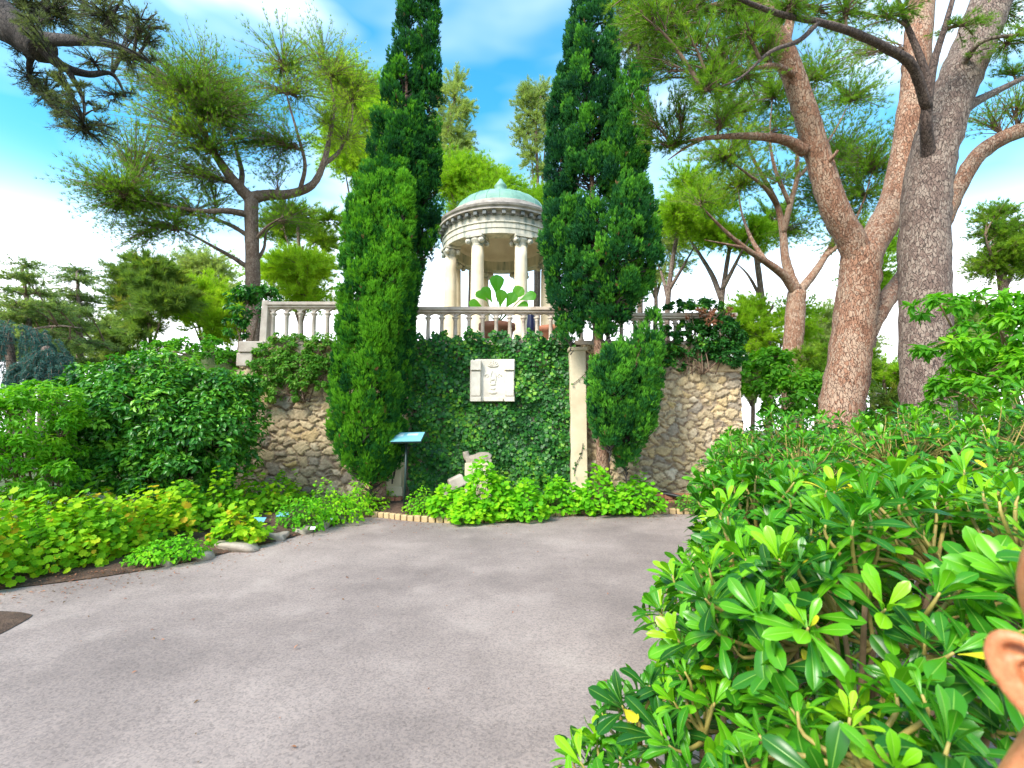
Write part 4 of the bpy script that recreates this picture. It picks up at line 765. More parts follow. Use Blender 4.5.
crown_tree('broadleaf_tree', 'soft green tree behind the grey trunk, at its right', 'tree', 15, 968, 385, 30, 36, 16, 17, 'pine', 1.7, .6, 450, nl=.13, nw=.013)
crown_tree('broadleaf_tree', 'soft lime tree high behind the forked pine fork', 'tree', 21, 872, 268, 26, 44, 16, 20, 'yellow', .9, .2, 440, nl=.2)
crown_tree('broadleaf_tree', 'hazy green tree between the two cedars and the olive tree', 'tree', 24, 112, 340, 26, 22, 12, 16, 'pale', 1.4, .3, 430, nl=.2)
crown_tree('broadleaf_tree', 'hazy green far tree behind the weeping cedar', 'tree', 26, 40, 335, 60, 26, 18, 20, 'pale', 1.3, .4, 430, nl=.22)
crown_tree('broadleaf_tree', 'hazy pale green tree low behind the airy bush at the wall end', 'tree', 26, 752, 372, 34, 34, 18, 18, 'pale', 1.2, .6, 440, nl=.2)
crown_tree('broadleaf_tree', 'hazy pale green tree low behind the forked pine base', 'tree', 30, 842, 345, 40, 40, 20, 20, 'pale', 1.1, .5, 440, nl=.22)
crown_tree('broadleaf_tree', 'hazy pale green tree filling the gap right of the grey trunk', 'tree', 28, 975, 345, 34, 46, 20, 20, 'pale', 1.1, .6, 440, nl=.22)
crown_tree('broadleaf_tree', 'pale lime tree seen past the balustrade between cypress and creeper', 'tree', 27, 655, 250, 36, 44, 16, 18, 'pale', .7, .7, 345, nl=.2)
crown_tree('broadleaf_tree', 'hazy light green tree far left above the laurel', 'tree', 28, 205, 285, 36, 30, 14, 20, 'pale', .9, .7, 420, nl=.22)
# ---- cedars: flat tiers
def tiers(cx, y0, y1, w0, w1, n, r, dy, w, t):
    o = []
    for i in range(n):
        f = i / (n - 1); y = y0 + (y1 - y0) * f; hw = w0 + (w1 - w0) * f
        for k in range(3 + int(4 * f)): o.append((cx + RS.uniform(-1, 1) * hw, y + 3 * RS.normal(), r * RS.uniform(.8, 1.4), r * .2, RS.uniform(-1, 1) * dy, w, t + .1 * RS.normal()))
    return o
pine('cedar_tree', 'layered cedar with flat grey green tiers at the far left', 'tree', 18.0, [([(30, 430), (30, 360), (28, 310), (22, 268)], 5, 1.2), ([(30, 345), (5, 338, .4), (-25, 336, .8)], 2, .8), ([(30, 330), (58, 326, -.4), (82, 328, -.8)], 2, .8)],
     tiers(24, 274, 352, 18, 56, 6, 20, 1.8, 1.6, .4), 'bark_gray', 'cedar', nl=.13, nw=.014, dens=.9, up=.25)
pine('cedar_tree', 'layered cedar with a pointed open top standing right of the far left cedar', 'tree', 20.0, [([(82, 430), (80, 360), (79, 310), (77, 272)], 5, 1.0), ([(80, 340), (60, 334, .4), (42, 336, .8)], 1.8, .8), ([(80, 350), (100, 346, -.4), (112, 350, -.8)], 1.8, .8)],
     tiers(78, 278, 362, 8, 38, 6, 18, 1.8, 1.5, .3), 'bark_gray', 'cedar', nl=.13, nw=.014, dens=.9, up=.25)
# ---- weeping blue cedar: tufts on hanging twigs
def weeping(label, Y, cx, top, bot, hw):
    o = thing('weeping_cedar', label, 'tree', P(cx, 460, Y)); nm = NM(); tr = TR([(cx, 470), (cx + 2, 400), (cx - 2, 350), (cx - 5, top + 4)], Y); tube(nm, tr, np.array([6, 5, 3.5, 2]) * mpp(400, Y), 10, 5); nm.build('trunk', M['bark_gray'], o)
    nm = NM(); s = mpp(380, Y)
    for _ in range(150):
        a = RS.uniform(0, 6.28); f = RS.uniform(0, 1) ** .6; r0 = hw * s * f; q = P(cx, top, Y) + np.array([math.cos(a) * r0, math.sin(a) * r0 * .9, -f ** 2 * 24 * s + RS.normal() * .06]); L = (bot - top) * s * RS.uniform(.35, .85)
        mid = q + np.array([math.cos(a) * .12, math.sin(a) * .1, -L * .4]); e = q + np.array([math.cos(a) * .1, math.sin(a) * .1, -L]); path, _r = tube(nm, [q + [0, 0, -.05], mid, e], [.008, .006, .003], 4, 6, 1)
        t_ = RS.uniform(0, len(path) - 1.01, 34); i = t_.astype(int); pos = path[i] * (1 - (t_ - i)[:, None]) + path[i + 1] * (t_ - i)[:, None] + rnd(34) * .02
        needles(nm, pos, np.array([0, 0, -.8]) + rnd(34), 7, .06, .010, .6, np.full(34, .4 + .15 * RS.normal()))
    nm.build('crown', [M['blue'], M['twig']], o)
weeping('weeping blue cedar with hanging blue green curtains at the left edge', 10.5, 12, 322, 372, 46)
weeping('small drooping blue cedar beside the larger weeping cedar', 10.0, 48, 350, 382, 26)

# ---- cypresses: flame shaped sprays over a woody core
def cypress(label, Y, trunk, lobes, fol, plume=.17, nfl=1.0, squash=.78):
    o = thing('cypress_tree', label, 'tree', TR(trunk[0][0][:1], Y)[0]); nm = NM()
    for pts, r0, r1 in trunk:
        w = TR(pts, Y); tube(nm, w, np.linspace(r0, r1, len(w)) * mpp(400, Y), 14, 6, rough=.03)
    nm.build('trunk', M['bark_cyp'], o)
    for prof, dY, gap, tb in lobes:
        pr = np.array(prof, float); nm = NM(); ys = pr[:, 0]; order = np.argsort(ys); ys = ys[order]; L = pr[order, 1]; Rr = pr[order, 2]
        f = lambda y: (np.interp(y, ys, L), np.interp(y, ys, Rr))
        span = (ys[-1] - ys[0]); area = np.sum((Rr[1:] + Rr[:-1] - L[1:] - L[:-1]) / 2 * np.diff(ys))
        nf = int(area / 62 * nfl); y = RS.uniform(ys[0], ys[-1], nf * 3); l, r = f(y); keep = RS.uniform(size=len(y)) < (r - l) / (Rr - L).max() + .08; y = y[keep][:nf]; l, r = f(y); nf = len(y)
        th = RS.uniform(0, 2 * math.pi, nf); hw = (r - l) / 2; s = np.array([mpp(q, Y + dY) for q in y])
        ax = np.array([P((a_ + b_) / 2, q, Y + dY) for a_, b_, q in zip(l, r, y)]); rad = hw * s
        fl_h = np.clip(.34 + .30 * rad, .14, .50) * RS.uniform(.65, 1.35, nf); fl_w = fl_h * RS.uniform(.22, .32, nf)
        rr = np.maximum(rad - fl_w * 1.05, 0) * RS.uniform(.78, 1.02, nf); out = np.stack([np.cos(th), np.sin(th) * squash, 0 * th], 1)
        cen = ax + out * rr[:, None]; fax = nrm(out * .32 + np.array([0, 0, 1.0]) + .10 * rnd(nf))
        ft = np.clip(tb + .12 + .22 * RS.normal(size=nf), 0, .9)
        # open places where the sky shows
        if gap:
            kk = np.ones(nf, bool)
            for gx, gy, gr in gap: kk &= ~(((l + r) / 2 + np.cos(th) * hw * .8 - gx) ** 2 + (y - gy) ** 2 < gr ** 2)
            cen, fax, fl_h, fl_w, ft, ax, rad, th = [q[kk] for q in (cen, fax, fl_h, fl_w, ft, ax, rad, th)]; nf = len(cen)
        # limbs to each flame
        twigs(nm, ax - np.array([0, 0, .25]), cen - fax * fl_h[:, None] * .35, .018, .008, 1, -.04)
        # sprays on each flame
        k = np.maximum(22, (fl_h * fl_w * 900).astype(int)); idx = np.repeat(np.arange(nf), k); n = len(idx); d = rnd(n); d[:, 2] = np.abs(d[:, 2]) * .9 - .25 * (RS.uniform(size=n) < .4)
        hgt = d[:, 2:3] * .62 + .1; e1 = nrm(np.cross(fax, [0.3, 1, 0.1])); e2 = np.cross(fax, e1); wd = np.sqrt(np.clip(1 - ((hgt + .3) / 1.05) ** 2, .02, 1)); q = nrm(d[:, :2] + 1e-6)
        pos = cen[idx] + fax[idx] * hgt * fl_h[idx, None] + (e1[idx] * q[:, :1] + e2[idx] * q[:, 1:]) * wd * fl_w[idx, None] * RS.uniform(.72, 1.04, (n, 1))
        dirv = fax[idx] * .75 + nrm(pos - cen[idx]) * .6 + .28 * rnd(n)
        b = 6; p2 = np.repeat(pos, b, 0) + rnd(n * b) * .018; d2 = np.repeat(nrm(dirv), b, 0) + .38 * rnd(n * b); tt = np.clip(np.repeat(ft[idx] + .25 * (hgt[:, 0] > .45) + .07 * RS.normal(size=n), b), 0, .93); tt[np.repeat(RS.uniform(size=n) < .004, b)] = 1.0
        ln = plume * .50 * RS.uniform(.55, 1.1, n * b); inst(nm, T_scale(.24), p2, d2, nrm(pos - cen[idx]).repeat(b, 0) + .4 * rnd(n * b), np.stack([ln, ln, ln], 1), tt, 0)
        nm.build('crown', [M[fol], M['twig_dark']], o)
    return o
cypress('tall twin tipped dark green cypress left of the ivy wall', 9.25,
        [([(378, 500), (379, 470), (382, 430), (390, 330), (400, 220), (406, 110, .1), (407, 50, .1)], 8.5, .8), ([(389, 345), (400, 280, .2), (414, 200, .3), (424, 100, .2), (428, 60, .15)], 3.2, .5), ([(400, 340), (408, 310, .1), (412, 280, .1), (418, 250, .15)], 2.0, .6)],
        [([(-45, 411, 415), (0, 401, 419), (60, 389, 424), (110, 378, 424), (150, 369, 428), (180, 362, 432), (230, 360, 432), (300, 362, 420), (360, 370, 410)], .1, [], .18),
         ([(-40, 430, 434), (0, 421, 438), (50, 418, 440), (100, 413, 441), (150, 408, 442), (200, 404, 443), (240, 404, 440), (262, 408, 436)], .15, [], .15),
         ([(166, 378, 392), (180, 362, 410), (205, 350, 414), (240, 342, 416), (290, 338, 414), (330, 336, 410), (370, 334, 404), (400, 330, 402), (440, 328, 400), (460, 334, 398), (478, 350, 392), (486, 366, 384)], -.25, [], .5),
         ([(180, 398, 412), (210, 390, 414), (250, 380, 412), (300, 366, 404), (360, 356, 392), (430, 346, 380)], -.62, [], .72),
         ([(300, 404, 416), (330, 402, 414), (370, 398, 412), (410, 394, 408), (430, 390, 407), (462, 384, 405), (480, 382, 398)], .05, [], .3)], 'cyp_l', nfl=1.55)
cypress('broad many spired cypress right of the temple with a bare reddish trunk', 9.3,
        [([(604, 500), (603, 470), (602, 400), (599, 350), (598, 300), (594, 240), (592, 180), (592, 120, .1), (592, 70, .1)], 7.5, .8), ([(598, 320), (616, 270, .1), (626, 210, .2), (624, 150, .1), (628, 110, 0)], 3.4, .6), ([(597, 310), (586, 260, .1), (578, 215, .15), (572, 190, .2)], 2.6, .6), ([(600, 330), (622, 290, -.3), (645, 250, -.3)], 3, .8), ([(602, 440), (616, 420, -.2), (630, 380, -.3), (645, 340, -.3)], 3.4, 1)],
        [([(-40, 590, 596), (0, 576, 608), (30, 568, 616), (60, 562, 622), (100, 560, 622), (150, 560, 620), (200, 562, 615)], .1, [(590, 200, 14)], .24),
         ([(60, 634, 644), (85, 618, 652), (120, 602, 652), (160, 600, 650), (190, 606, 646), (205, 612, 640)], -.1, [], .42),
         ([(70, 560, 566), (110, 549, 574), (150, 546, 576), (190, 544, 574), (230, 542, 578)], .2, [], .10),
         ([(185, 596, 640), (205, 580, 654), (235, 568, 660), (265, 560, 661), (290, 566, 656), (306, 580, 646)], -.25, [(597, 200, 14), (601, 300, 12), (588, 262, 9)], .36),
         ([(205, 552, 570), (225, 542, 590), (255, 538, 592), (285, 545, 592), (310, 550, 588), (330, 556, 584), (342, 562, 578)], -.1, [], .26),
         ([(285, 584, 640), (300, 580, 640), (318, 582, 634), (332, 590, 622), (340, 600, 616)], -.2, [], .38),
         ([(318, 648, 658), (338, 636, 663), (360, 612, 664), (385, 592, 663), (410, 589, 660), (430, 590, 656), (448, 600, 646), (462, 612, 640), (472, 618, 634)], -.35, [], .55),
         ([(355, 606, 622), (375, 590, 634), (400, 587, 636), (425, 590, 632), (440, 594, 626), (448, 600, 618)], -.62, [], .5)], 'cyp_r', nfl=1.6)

# ---- leafy bushes: lumpy crowns of real leaves on stems
def bush(name, label, cat, base, blobs, tp, size, n, m, stem='twig', group=None, tb=.45, lump=.32, droop=.15, tv=.2, stemr=.012, aspect=1.0, hole=.0):
    base = np.asarray(base, float); o = thing(name, label, cat, base, group); nm = NM()
    cs = np.array([b_[0] for b_ in blobs]); rs_ = np.array([b_[1] for b_ in blobs]); vol = rs_.prod(1) ** (2 / 3); share = (n * vol / vol.sum()).astype(int); ends = []
    for c, r, k in zip(cs, rs_, share):
        nl = max(8, int(k / 46)); d = rnd(nl); d[:, 2] = np.where(d[:, 2] < -.7, -d[:, 2] * .6, d[:, 2]); lc = c + d * r * RS.uniform(.62, .95, (nl, 1)); lr = lump * r.min() * RS.uniform(.6, 1.25, nl)
        ends.append(lc); per = max(1, k // nl); idx = np.repeat(np.arange(nl), per); q = rnd(len(idx)); q = np.where((q * d[idx]).sum(1, keepdims=True) < -.3, -q, q)
        pos = lc[idx] + q * lr[idx, None] * RS.uniform(.55, 1.05, (len(idx), 1)) * np.array([1, 1, .8])
        if hole: kk = RS.uniform(size=len(pos)) > hole; pos = pos[kk]; q = q[kk]; idx = idx[kk]
        nrmv = nrm(q * .7 + np.array([0, 0, .75]) + .45 * rnd(len(pos))); yd = nrm(q * .6 + rnd(len(pos)) * .8 + np.array([0, 0, -droop])); yd = nrm(yd - nrmv * (yd * nrmv).sum(1, keepdims=True) * .8)
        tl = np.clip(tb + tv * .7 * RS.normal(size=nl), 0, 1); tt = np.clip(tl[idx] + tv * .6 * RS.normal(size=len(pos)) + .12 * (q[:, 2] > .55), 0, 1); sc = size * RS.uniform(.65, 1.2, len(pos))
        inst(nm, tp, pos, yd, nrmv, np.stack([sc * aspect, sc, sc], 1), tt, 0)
    E = np.vstack(ends); 
    twigs(nm, E - (E - cs[np.argmin(((E[:, None] - cs) ** 2).sum(-1), axis=1)]) * .8, E, stemr * .6, stemr * .25, 1, -.05)
    nm.build('foliage', [M[m], M[stem]], o); nm = NM()
    for c in cs:
        for _ in range(2):
            j = RS.normal(size=3) * [.08, .08, 0]; tube(nm, [base + j * 1.5 - [0, 0, .04], base * .5 + c * .5 + j, c], [stemr * 1.6, stemr * 1.2, stemr * .7], 7, 5)
    nm.build('stem', M[stem], o); return o
T_l = T_simple(.46, .07, .14); T_lw = T_simple(.6, .08, .16); T_ln = T_simple(.34, .06, .2)
def B(px, py, Y, rx, ry, dyr=None):
    s = mpp(py, Y); return (P(px, py, Y), np.array([rx * s, (dyr if dyr else rx * s * .8), ry * s]))
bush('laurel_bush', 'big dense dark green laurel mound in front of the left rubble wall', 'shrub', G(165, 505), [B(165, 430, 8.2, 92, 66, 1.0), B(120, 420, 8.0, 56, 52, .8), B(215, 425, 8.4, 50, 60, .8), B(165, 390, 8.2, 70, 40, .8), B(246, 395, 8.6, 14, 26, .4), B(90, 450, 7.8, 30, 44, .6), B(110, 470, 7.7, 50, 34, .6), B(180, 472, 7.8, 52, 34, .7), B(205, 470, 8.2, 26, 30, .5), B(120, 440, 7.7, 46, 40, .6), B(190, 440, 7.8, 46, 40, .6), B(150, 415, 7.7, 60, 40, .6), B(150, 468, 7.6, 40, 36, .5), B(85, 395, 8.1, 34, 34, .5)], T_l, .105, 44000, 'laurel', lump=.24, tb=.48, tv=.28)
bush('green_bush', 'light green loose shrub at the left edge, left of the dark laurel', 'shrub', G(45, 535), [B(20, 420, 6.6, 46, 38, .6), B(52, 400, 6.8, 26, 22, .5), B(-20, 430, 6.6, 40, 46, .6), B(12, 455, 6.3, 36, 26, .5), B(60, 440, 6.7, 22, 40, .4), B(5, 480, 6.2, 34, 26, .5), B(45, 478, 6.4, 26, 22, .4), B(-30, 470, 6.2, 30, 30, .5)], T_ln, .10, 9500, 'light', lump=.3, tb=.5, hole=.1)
bush('dark_bush', 'dark clipped evergreen at the left end of the terrace balustrade', 'shrub', [P(248, 318, 11.2)[0], 11.2, 3.3], [B(248, 306, 11.2, 20, 20), B(262, 296, 11.4, 16, 14), B(236, 326, 11, 12, 14)], T_l, .11, 2600, 'laurel', tb=.25)
bush('terrace_bush', 'low green bush on the terrace edge left of the pale coping block', 'shrub', [P(205, 350, 11)[0], 11, 3.27], [B(215, 352, 10.1, 24, 14), B(232, 362, 10.0, 12, 10), B(190, 350, 10.9, 24, 12), B(160, 350, 11.4, 24, 12)], T_lw, .09, 2600, 'dark_herb', tb=.55)
bush('flowering_climber', 'pale green climber spilling over the left rubble wall below the balustrade', 'climber', P(300, 400, 9.9), [B(300, 365, 9.85, 38, 24, .22), B(272, 372, 9.85, 20, 22, .2), B(322, 352, 9.85, 20, 20, .2), B(290, 345, 9.9, 30, 14, .2), B(310, 385, 9.85, 20, 10, .15), B(262, 390, 9.8, 14, 14, .2), B(285, 392, 9.82, 22, 14, .16), B(308, 372, 9.8, 22, 24, .2), B(268, 360, 9.8, 20, 18, .2), B(325, 372, 9.8, 14, 20, .15)], T_lw, .066, 15000, 'rose', tb=.6, lump=.34, hole=.1, stemr=.008)
bush('creeper', 'dark green creeper draped over the right end of the balustrade', 'climber', P(700, 372, 9.8), [B(715, 330, 9.95, 24, 24, .3), B(690, 352, 9.9, 34, 14, .26), B(722, 354, 9.9, 20, 14, .3), B(700, 310, 10, 30, 10, .25), B(672, 360, 9.88, 16, 12, .18), B(695, 330, 10.1, 18, 20, .2), B(736, 345, 10.0, 8, 22, .3), B(668, 345, 9.86, 14, 22, .15), B(700, 340, 9.82, 26, 22, .18), B(726, 335, 9.8, 16, 24, .2), B(690, 306, 10, 26, 7, .2), B(725, 358, 9.84, 18, 12, .18)], T_lw, .07, 15000, 'ivy', tb=.55, lump=.36, stemr=.008)
bush('red_creeper', 'reddish brown creeper tuft on top of the right balustrade end', 'climber', P(712, 318, 9.75), [B(698, 314, 9.66, 15, 5, .15), B(722, 312, 9.66, 15, 5, .15), B(712, 322, 9.66, 10, 5, .12)], T_ln, .06, 800, 'redleaf', tb=.5, lump=.4, stemr=.006)
bush('broadleaf_bush', 'airy green bush right of the rubble wall end, before the orange limbed pine', 'shrub', G(800, 470), [B(800, 395, 11.5, 44, 30, .9), B(765, 375, 11.8, 24, 30, .7), B(770, 358, 11.5, 18, 16, .5), B(825, 400, 11.3, 30, 28, .7), B(845, 418, 11, 20, 20, .6)], T_lw, .14, 5600, 'dark_herb', tb=.6, lump=.3, hole=.1)
bush('leafy_tree', 'bright green leafy tree leaning in at the right edge before the grey trunk', 'tree', G(1060, 520), [B(985, 375, 5.0, 40, 30, .4), B(1000, 330, 5.0, 34, 26, .4), B(950, 340, 5.1, 26, 20, .3), B(940, 305, 5.1, 24, 12, .25), B(965, 395, 4.9, 30, 18, .35), B(1015, 390, 4.9, 30, 36, .4), B(985, 300, 5.2, 30, 10, .3), B(1030, 340, 5, 30, 50, .5)], T_ln, .125, 3300, 'light', tb=.36, lump=.34, tv=.22, stem='stem_tan', hole=.05)

# ---- ivy sheet on the wall
o = thing('ivy', 'dense dark green ivy covering the wall around the carved relief', 'climber', P(492, 500, 9.95)); nm = NM(); n = 15000
px = RS.uniform(411, 573, n); py = RS.uniform(328, 505, n)
edge = 334 + 4 * np.sin(px * .21) + 3 * np.sin(px * .53 + 1); keep = (py > edge) & ~((px > 470.5 + RS.normal(size=n) * 1.2) & (px < 514.5 + RS.normal(size=n) * 1.2) & (py > 358.5 + RS.normal(size=n)) & (py < 401.5 + 1.5 * RS.normal(size=n)))
keep &= ~((px > 570.5 + 1.5 * RS.normal(size=n) + 2.5 * np.sin(py * .19) * np.sin(py * .07)) & (py > 350))
px = px[keep]; py = py[keep]; n = len(px)
base = np.array([P(a_, b_, 10.06) for a_, b_ in zip(px, py)])
bul = .10 + .09 * np.sin(base[:, 0] * 4.1 + base[:, 2] * 3) * np.sin(base[:, 2] * 5.3 + 1) + .05 * np.exp(-((py - edge[keep]) / 10) ** 2) + .03 * np.sin(base[:, 0] * 13) * np.sin(base[:, 2] * 11)
lay = RS.uniform(0, 1, n) ** .7
pos = base + np.array([0, -1, 0]) * (bul * 1.3 * lay + .03)[:, None]
big = np.clip(.5 + .32 * np.sin(base[:, 0] * 2.3 + 1) * np.sin(base[:, 2] * 2.9) + .2 * np.sin(base[:, 0] * 7.7 + base[:, 2] * 5), 0, 1)
nv = nrm(np.array([0, -1, .55]) + .5 * rnd(n)); yd = nrm(np.array([0, -.25, -1]) + .55 * rnd(n)); sc = .082 * RS.uniform(.45, 1.35, n)
inst(nm, T_ivy, pos, yd, nv, sc, np.clip(.27 + .55 * big + .24 * RS.normal(size=n), 0, 1), 0)
nm.build('foliage', [M['ivy'], M['twig_dark']], o); nm = NM()
for x in np.linspace(420, 566, 15):
    tube(nm, [P(x, 505, 10.02), P(x + 4 * RS.normal(), 460, 10.03), P(x + 6 * RS.normal(), 415 if not 465 < x < 520 else 430, 10.03)] + ([P(x + 7 * RS.normal(), 345, 10.03)] if not 462 < x < 522 else []), .012, 5, 4)
nm.build('stem', M['twig_dark'], o)

# ---- low plants in the beds
def herb(label, px, py, hpx, wpx, tp, size, n, m, tb=.5, name='bed_plant', group=None, tall=1.0, lift=0.0, dyr=None):
    b0 = G(px, py) ; b0 = b0 + [0, 0, .03]; s = mpp(py, b0[1]); h = hpx * s; w = wpx * s / 2
    o = thing(name, label, 'plant', b0, group); nm = NM(); dd = rnd(n); dd[:, 2] = np.abs(dd[:, 2]); rr = RS.uniform(.45, 1, n) ** .5; wob = 1 + .16 * np.sin(dd[:, 0] * 5 + px) + .14 * np.sin(dd[:, 1] * 6 + py) + .12 * np.sin(dd[:, 2] * 7)
    pos = b0 + dd * (rr * wob)[:, None] * np.array([w, dyr or w * .8, h * .92]) + np.array([0, 0, .04 + lift * h]); nv = nrm(dd * .6 + np.array([0, -.35, .6]) + .65 * rnd(n)); yd = nrm(dd * np.array([1, 1, .1]) + .6 * rnd(n) + np.array([0, 0, -.15])); yd = nrm(yd - nv * (yd * nv).sum(1, keepdims=True) * .9)
    sc = size * RS.uniform(.55, 1.2, n); cl = .18 * np.sin(pos[:, 0] * 9) * np.sin(pos[:, 1] * 8 + pos[:, 2] * 7)
    inst(nm, tp, pos, yd, nv, sc, np.clip(tb + cl + .2 * RS.normal(size=n), 0, 1), 0)
    k = min(n, 90); st = b0 + np.stack([RS.normal(size=k) * w * .25, RS.normal(size=k) * w * .2, 0 * np.zeros(k) - .02], 1); twigs(nm, st, pos[:k], .006, .003, 1, -.08)
    nm.build('foliage', [M[m], M['stem_green']], o); return o
g1 = 'leafy plants in the left bed'
L1 = 'yellow green lobed leaf plant in the left bed'
for px, py, h, w, nn, t_, m, lab in (
    (8, 570, 60, 74, 420, .62, 'gera', 'tall yellow green plant at the left edge of the left bed'), (48, 572, 62, 66, 380, .5, 'gera', None), (86, 566, 58, 56, 330, .55, 'gera', 'yellow green plant with bare soil and stems before it, left bed'), (-30, 590, 70, 70, 300, .55, 'gera', None),
    (30, 545, 50, 80, 380, .75, 'gera', 'bright yellow plant row behind the left edge plants'), (120, 558, 52, 60, 330, .6, 'gera', None), (155, 548, 50, 56, 330, .72, 'gera', 'orange tinged lobed leaf plant mid left bed'), (185, 538, 48, 60, 340, .45, 'gera', None),
    (222, 530, 44, 56, 330, .42, 'gera', None), (255, 522, 42, 54, 300, .5, 'gera', 'lobed leaf plant with red tinges before the left rubble wall'), (285, 514, 34, 44, 240, .55, 'gera', None), (235, 546, 30, 50, 260, .62, 'gera', 'low yellow green plant just behind the blue labels'), (140, 530, 46, 70, 300, .5, 'gera', None), (90, 540, 44, 70, 300, .65, 'gera', None), (205, 514, 32, 56, 240, .5, 'gera', None)):
    herb(lab or L1, px, py, h * 1.12, w, T_palm, .078 if py > 540 else .085, int(nn * 2.1), m, t_, group=g1)
herb('low fresh green ground plant spilling over the big edging stone', 175, 562, 20, 56, T_lw, .05, 700, 'herb', .4, 'low_plant'); herb('low bright green mat beside the paving, left of the largest edging stone', 150, 566, 16, 40, T_lw, .05, 420, 'herb', .5, 'low_plant')
for px, py, h, w, nn, t_, lab in ((330, 524, 36, 56, 900, .62, 'bright green mounded plant at the corner of the left bed'), (360, 516, 32, 46, 700, .7, 'bright green mounded plant under the twin cypress'), (300, 532, 36, 46, 650, .3, 'darker green mounded plant between labels and corner'), (322, 502, 44, 20, 260, .3, 'upright narrow shrub before the left rubble wall'), (380, 510, 24, 30, 380, .6, 'small green plant beside the red brick course')):
    herb(lab, px, py, h, w, T_lw, .062, nn, 'herb', t_, 'mound_plant')
herb('tiny light green plant just right of the lectern post', 421, 518, 28, 28, T_lw, .06, 420, 'herb', .6, 'mound_plant')
for px, py, h, w, nn, t_, lab in ((450, 520, 34, 44, 620, .66, 'bright green mounded plant before the loose stones'), (487, 520, 60, 60, 1050, .55, 'tallest bright green plant hiding the sculpture pedestal'), (522, 520, 38, 56, 760, .5, 'bright green mounded plant right of the sculpture'), (468, 524, 26, 40, 420, .75, 'yellowish plant at the edging bricks, centre bed'), (563, 514, 36, 50, 560, .42, 'bright green plant left of the plaster pilaster foot'), (598, 514, 42, 60, 760, .45, 'bright lobed leaf mound before the reddish cypress trunk'), (634, 514, 36, 56, 640, .48, 'bright lobed leaf mound at the right end of the centre bed')):
    herb(lab, px, py, h, w, T_palm, .085, nn, 'herb', t_, 'mound_plant')
herb('small green plant at the right end of the brick course', 697, 514, 26, 36, T_lw, .06, 420, 'dark_herb', .6, 'mound_plant')
# silvery plant and canes at the left
herb('silvery grey green low plant behind the left edge plants', 60, 508, 20, 66, T_ln, .11, 420, 'blue', .9, 'low_plant', lift=.2)
o = thing('garden_cane', 'cut tan wooden stake standing in the left bed', 'stake', G(24, 540)); nm = NM(); tube(nm, [G(22, 545), P(25, 478, G(22, 545)[1])], .022, 8, 1); nm.build('post', M['stem_tan'], o)
# upright variegated dark shrub by the left wall
herb('small round dark bush against the left rubble wall', 312, 506, 18, 16, T_lw, .05, 300, 'laurel', .2, 'mound_plant')

# fallen leaves and needles swept against the edges of the paving
n = 1500; s_ = RS.uniform(0, acc[-1] * .86, n); q = np.stack([np.interp(s_, acc, BED[:, k]) for k in range(3)], 1); off = np.abs(RS.normal(size=n)) * .35; q[:, 1] -= off; q[:, 0] += .3 * RS.normal(size=n); q[:, 2] = .008
q2 = np.stack([RS.uniform(-5, 3, 260), RS.uniform(1.5, 8.7, 260), np.full(260, .008)], 1); ok = np.array([y < np.interp(x, BED[:, 0], BED[:, 1]) - .05 for x, y in q2[:, :2]]); q = np.vstack([q, q2[ok]]); n = len(q)
k = 900; s_ = RS.uniform(0, acc[-1] * .5, k); q3 = np.stack([np.interp(s_, acc, BED[:, j]) for j in range(3)], 1); up_ = np.abs(RS.normal(size=k)) * .14; q3[:, 1] += up_; q3[:, 2] = .02 + .16 * up_; q = np.vstack([q, q3]); n = len(q)
nm = NM(); sc = RS.uniform(.012, .038, n); inst(nm, T_simple(.42, .12, .1), q, rnd(n) * [1, 1, .15], np.array([0, 0, 1.]) + .35 * rnd(n), sc, RS.uniform(0, .8, n), 0); o = nm.build('leaf_litter', M['redleaf']); o['kind'] = 'stuff'

